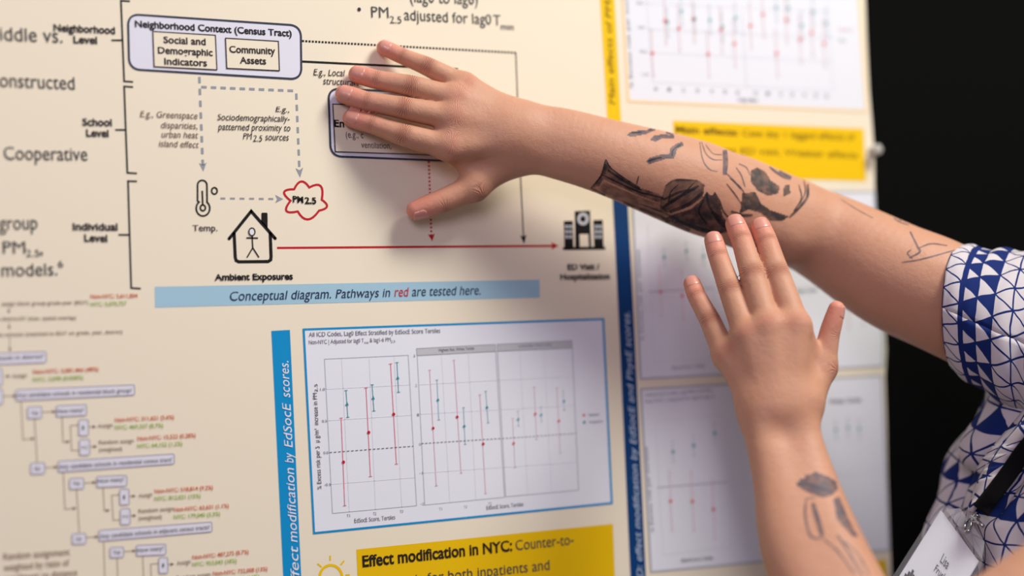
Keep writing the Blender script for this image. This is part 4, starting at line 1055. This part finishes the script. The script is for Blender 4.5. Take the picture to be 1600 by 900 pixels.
def sleeve(name, c0, c1, r0, r1, tilt, nm=40, seed=0, lift=0.0, bulge=0.0):
    c0 = np.array(c0); c1 = np.array(c1); ax = c1 - c0; Ln = np.linalg.norm(ax); ax = ax / Ln
    view = RW @ np.array([0, 0, 1.0])
    n = ax + tilt * view + lift * (RW @ np.array([0, -1.0, 0])); n /= np.linalg.norm(n)
    u = np.cross(n, RW @ np.array([0, -1., 0])); u /= np.linalg.norm(u); v = np.cross(u, n)
    vs = []; uvs = []; fs = []; NA = 96
    for i in range(nm + 1):
        s_ = i / nm; c = c0 + ax * Ln * s_; r = r0 + (r1 - r0) * s_ + bulge * math.sin(math.pi * min(1, s_ * 1.05))
        for j in range(NA + 1):
            a = 2 * math.pi * j / NA
            f = .0022 * math.sin(3 * a + 7 * s_ + seed) * min(1, s_ * 5 + .3) + .0016 * math.sin(2 * a - 34 * s_) * min(1, s_ * 4)
            f += .0022 * math.exp(-((s_ - .06) / .03) ** 2) - .0012 * math.exp(-((s_ - .17) / .02) ** 2) + .0025 * math.sin(s_ * 42 + 1.5 * math.cos(a)) * min(1, max(0, s_ - .2) * 4)
            vs.append(c + (u * math.cos(a) + v * math.sin(a)) * (r + f)); uvs.append((a * r0 * 1.12, s_ * Ln * 1.05))
    m_ = NA + 1
    fs = [[i * m_ + j, i * m_ + j + 1, (i + 1) * m_ + j + 1, (i + 1) * m_ + j] for i in range(nm) for j in range(NA)]
    o = mesh_obj(name, vs, fs, msleeve, shirt, True, uvs=uvs)
    so = o.modifiers.new('thick', 'SOLIDIFY'); so.thickness = .0016
    return o
shirt_loc = shirt.location
sleeve('sleeve', W(1496, 479, 1.198), W(1800, 606, 1.19), .0508, .060, -.50, nm=60, lift=.36, bulge=.014)
sleeve('sleeve', W(1730, 965, .905), W(1965, 690, 1.075), .056, .058, 0.0, seed=2, bulge=.013)

def on_torso(x, y, lift):
    r = ray(x, y); h = TORSO.ray_cast(Vector(CAM), Vector(r).normalized(), 3)
    if h[0] is None: return None
    return np.array(h[0]) - r / np.linalg.norm(r) * lift
def strip(left, right, nu, nv, prof, m, name, parent, thick):
    Lf = spline([((x, y, 0), 0) for x, y in left], 8)[:, :2]; Rt = spline([((x, y, 0), 0) for x, y in right], 8)[:, :2]
    vs = []; uvs = []; rows = []
    for i in range(nu + 1):
        t = i / nu; a = Lf[int(round(t * (len(Lf) - 1)))]; b = Rt[int(round(t * (len(Rt) - 1)))]
        for j in range(nv + 1):
            s_ = j / nv; x, y = a * (1 - s_) + b * s_
            p = on_torso(x, y, prof(s_, t))
            if p is None: p = W(x, y, 1.12 - prof(s_, t))
            a_ = s_ * np.linalg.norm(a - b) * .0006; b_ = t * .135; vs.append(p); uvs.append((a_ * .8 - b_ * .6, a_ * .6 + b_ * .8))
    m_ = nv + 1
    fs = [[i * m_ + j, (i + 1) * m_ + j, (i + 1) * m_ + j + 1, i * m_ + j + 1] for i in range(nu) for j in range(nv)]
    o = mesh_obj(name, vs, fs, m, parent, True, uvs=uvs)
    so = o.modifiers.new('thick', 'SOLIDIFY'); so.thickness = thick; so.offset = -1
    return o
strip([(1655, 545), (1604, 632), (1560, 686), (1532, 722), (1517, 752), (1502, 792)], [(1700, 575), (1648, 640), (1604, 690), (1584, 713), (1565, 741), (1521, 802)],
      48, 12, lambda s_, t: .009 + .013 * math.sin(math.pi * (.08 + .82 * s_)), mshirt, 'lapel', shirt, .0022)

# ------------------------------------------------------------------ name badge on a black lanyard
A_, B_ = on_torso(1472, 800, .010), on_torso(1529, 877, .012)
if A_ is None: A_ = W(1472, 800, 1.07)
za = depth(A_); zb = depth(B_)
badge = empty('name_badge', tuple(A_), 'white name badge in clear holder clipped to the shirt front by a black lanyard', 'badge')
pA = W(1470, 797, za - .012); pB = W(1529, 877, zb + .004); pD = W(1392, 921, za - .030)
nrm = np.cross(pB - pA, pD - pA); nrm /= np.linalg.norm(nrm)
if np.dot(nrm, RW @ np.array([0, 0, 1.0])) > 0: nrm = -nrm
worst = 0
for u_ in np.linspace(-.25, 1.2, 16):                      # hang it just clear of the cloth
    for w_ in np.linspace(-.15, 1, 12):
        q_ = pA + (pB - pA) * u_ + (pD - pA) * w_
        h_ = TORSO.ray_cast(Vector(CAM), Vector(q_ - CAM).normalized(), 3)
        if h_[0] is not None: worst = max(worst, depth(q_) - depth(h_[0]))
pA, pB, pD = [p - (p - CAM) / depth(p) * (worst + .010) for p in (pA, pB, pD)]
def oncard(x, y, lift=0.0):
    r = ray(x, y); return CAM + r * (np.dot(pA + nrm * lift - CAM, nrm) / np.dot(r, nrm))
def slab(name, q, th, m, parent, lift):
    f_ = [oncard(x, y, lift) for x, y in q]; b_ = [p - nrm * th for p in f_]; n = len(q)
    return mesh_obj(name, f_ + b_, [list(range(n)), list(range(2 * n - 1, n - 1, -1))] + [[i, n + i, n + (i + 1) % n, (i + 1) % n] for i in range(n)], m, parent)
mcard = mat('card', (240, 243, 252), .6, .3); mcl = mat('clear_vinyl', (200, 200, 208), .18, .5)
mcl.node_tree.nodes['Principled BSDF'].inputs['Alpha'].default_value = .28
mfilm = mat('clear_film', (225, 225, 232), .15, .5); mfilm.node_tree.nodes['Principled BSDF'].inputs['Alpha'].default_value = .10
Cq = [(1470, 797), (1529, 877), (1454, 1003), (1392, 921)]
card = slab('card', Cq, .0006, mcard, badge, .0)
slab('holder', [(1469, 784), (1484, 795), (1500, 794), (1538, 846), (1534, 884), (1456, 1014), (1381, 922)], .0004, mfilm, badge, .0018)
slab('holder_tab', [(1478, 796), (1500, 794), (1538, 846), (1533, 872)], .0008, mcl, badge, .0030)
pr = Print()
def card_text(s, a, b, u, key):
    v, f = glyphs(s, .004, 0); a3, b3, u3 = oncard(*a, .0004), oncard(*b, .0004), oncard(*u, .0004); x0, x1 = v[:, 0].min(), v[:, 0].max(); k = len(pr.v)
    for x, y in v: pr.v.append(a3 + (b3 - a3) * (x - x0) / (x1 - x0) + (u3 - a3) * y / CAPH)
    i = pr.mi(key)
    for q in f: pr.f.append([k + w for w in q]); pr.m.append(i)
card_text('Lisa', (1468.5, 877.5), (1479.5, 890), (1474.5, 864.5), 'slate')
card_text('Frueh', (1459, 891.5), (1474.5, 909), (1464, 881.5), 'slate')
pr.obj('lettering', card)
lgm = Print(); 
for k, (x, y, hh) in enumerate(((1411, 903, 9), (1414, 905, 15), (1417.5, 907, 20), (1421, 909, 14), (1424, 912, 10))):
    q = [oncard(x, y, .0004), oncard(x + 2.6, y + 3.4, .0004), oncard(x + 2.6 + hh * .42, y + 3.4 - hh * .9, .0004), oncard(x + hh * .42, y - hh * .9, .0004)]
    b = len(lgm.v); lgm.v += q; lgm.f.append([b, b + 1, b + 2, b + 3]); lgm.m.append(lgm.mi('dark'))
lgm.obj('skyline_mark', card)
mstrap = mat('black_webbing', (12, 12, 14), .9, .1)
cl_ = [(1705, 585), (1650, 652), (1606, 700), (1577, 741), (1552, 774), (1533, 798)]
strip([(x - 13, y - 9) for x, y in cl_], [(x + 10, y + 8) for x, y in cl_], 40, 6, lambda s_, t: .0265, mstrap, 'lanyard_strap', badge, .001)
mst = mat('chrome', (190, 190, 196), .18, .6, 1.0)
def tube(name, pts, r, m, parent, closed=False, n=10):
    P = [np.array(p) for p in pts]; vs = []; fs = []; N = len(P)
    for i in range(N):
        d = P[(i + 1) % N] - P[i - 1] if closed else P[min(i + 1, N - 1)] - P[max(i - 1, 0)]
        d = Vector(d).normalized(); u = d.orthogonal().normalized() if i == 0 else (u - d * u.dot(d)).normalized(); v = d.cross(u)
        for k in range(n):
            a = 2 * math.pi * k / n; vs.append(Vector(P[i]) + (u * math.cos(a) + v * math.sin(a)) * r)
    for i in range(N if closed else N - 1):
        for k in range(n): fs.append([i * n + k, i * n + (k + 1) % n, ((i + 1) % N) * n + (k + 1) % n, ((i + 1) % N) * n + k])
    if not closed: fs += [list(range(n))[::-1], [(N - 1) * n + k for k in range(n)]]
    return mesh_obj(name, vs, fs, m, parent, True)
tube('clip_ring', [oncard(1512 + 5 * math.cos(a), 821 + 9 * math.sin(a) - 3 * math.cos(a), .004) for a in np.linspace(0, 2 * math.pi, 24, endpoint=False)], .0015, mst, badge, True)
tube('clip_bar', [oncard(1514, 810, .010), oncard(1519, 807, .013), oncard(1527, 814, .014), oncard(1536, 822, .014)], .0016, mst, badge)
lathe('swivel', oncard(1522, 812, .012), Vector(oncard(1530, 804, .012) - oncard(1522, 812, .012)), [(-.002, .0022), (0, .003), (.003, .003), (.005, .002)], mst, badge, 16)
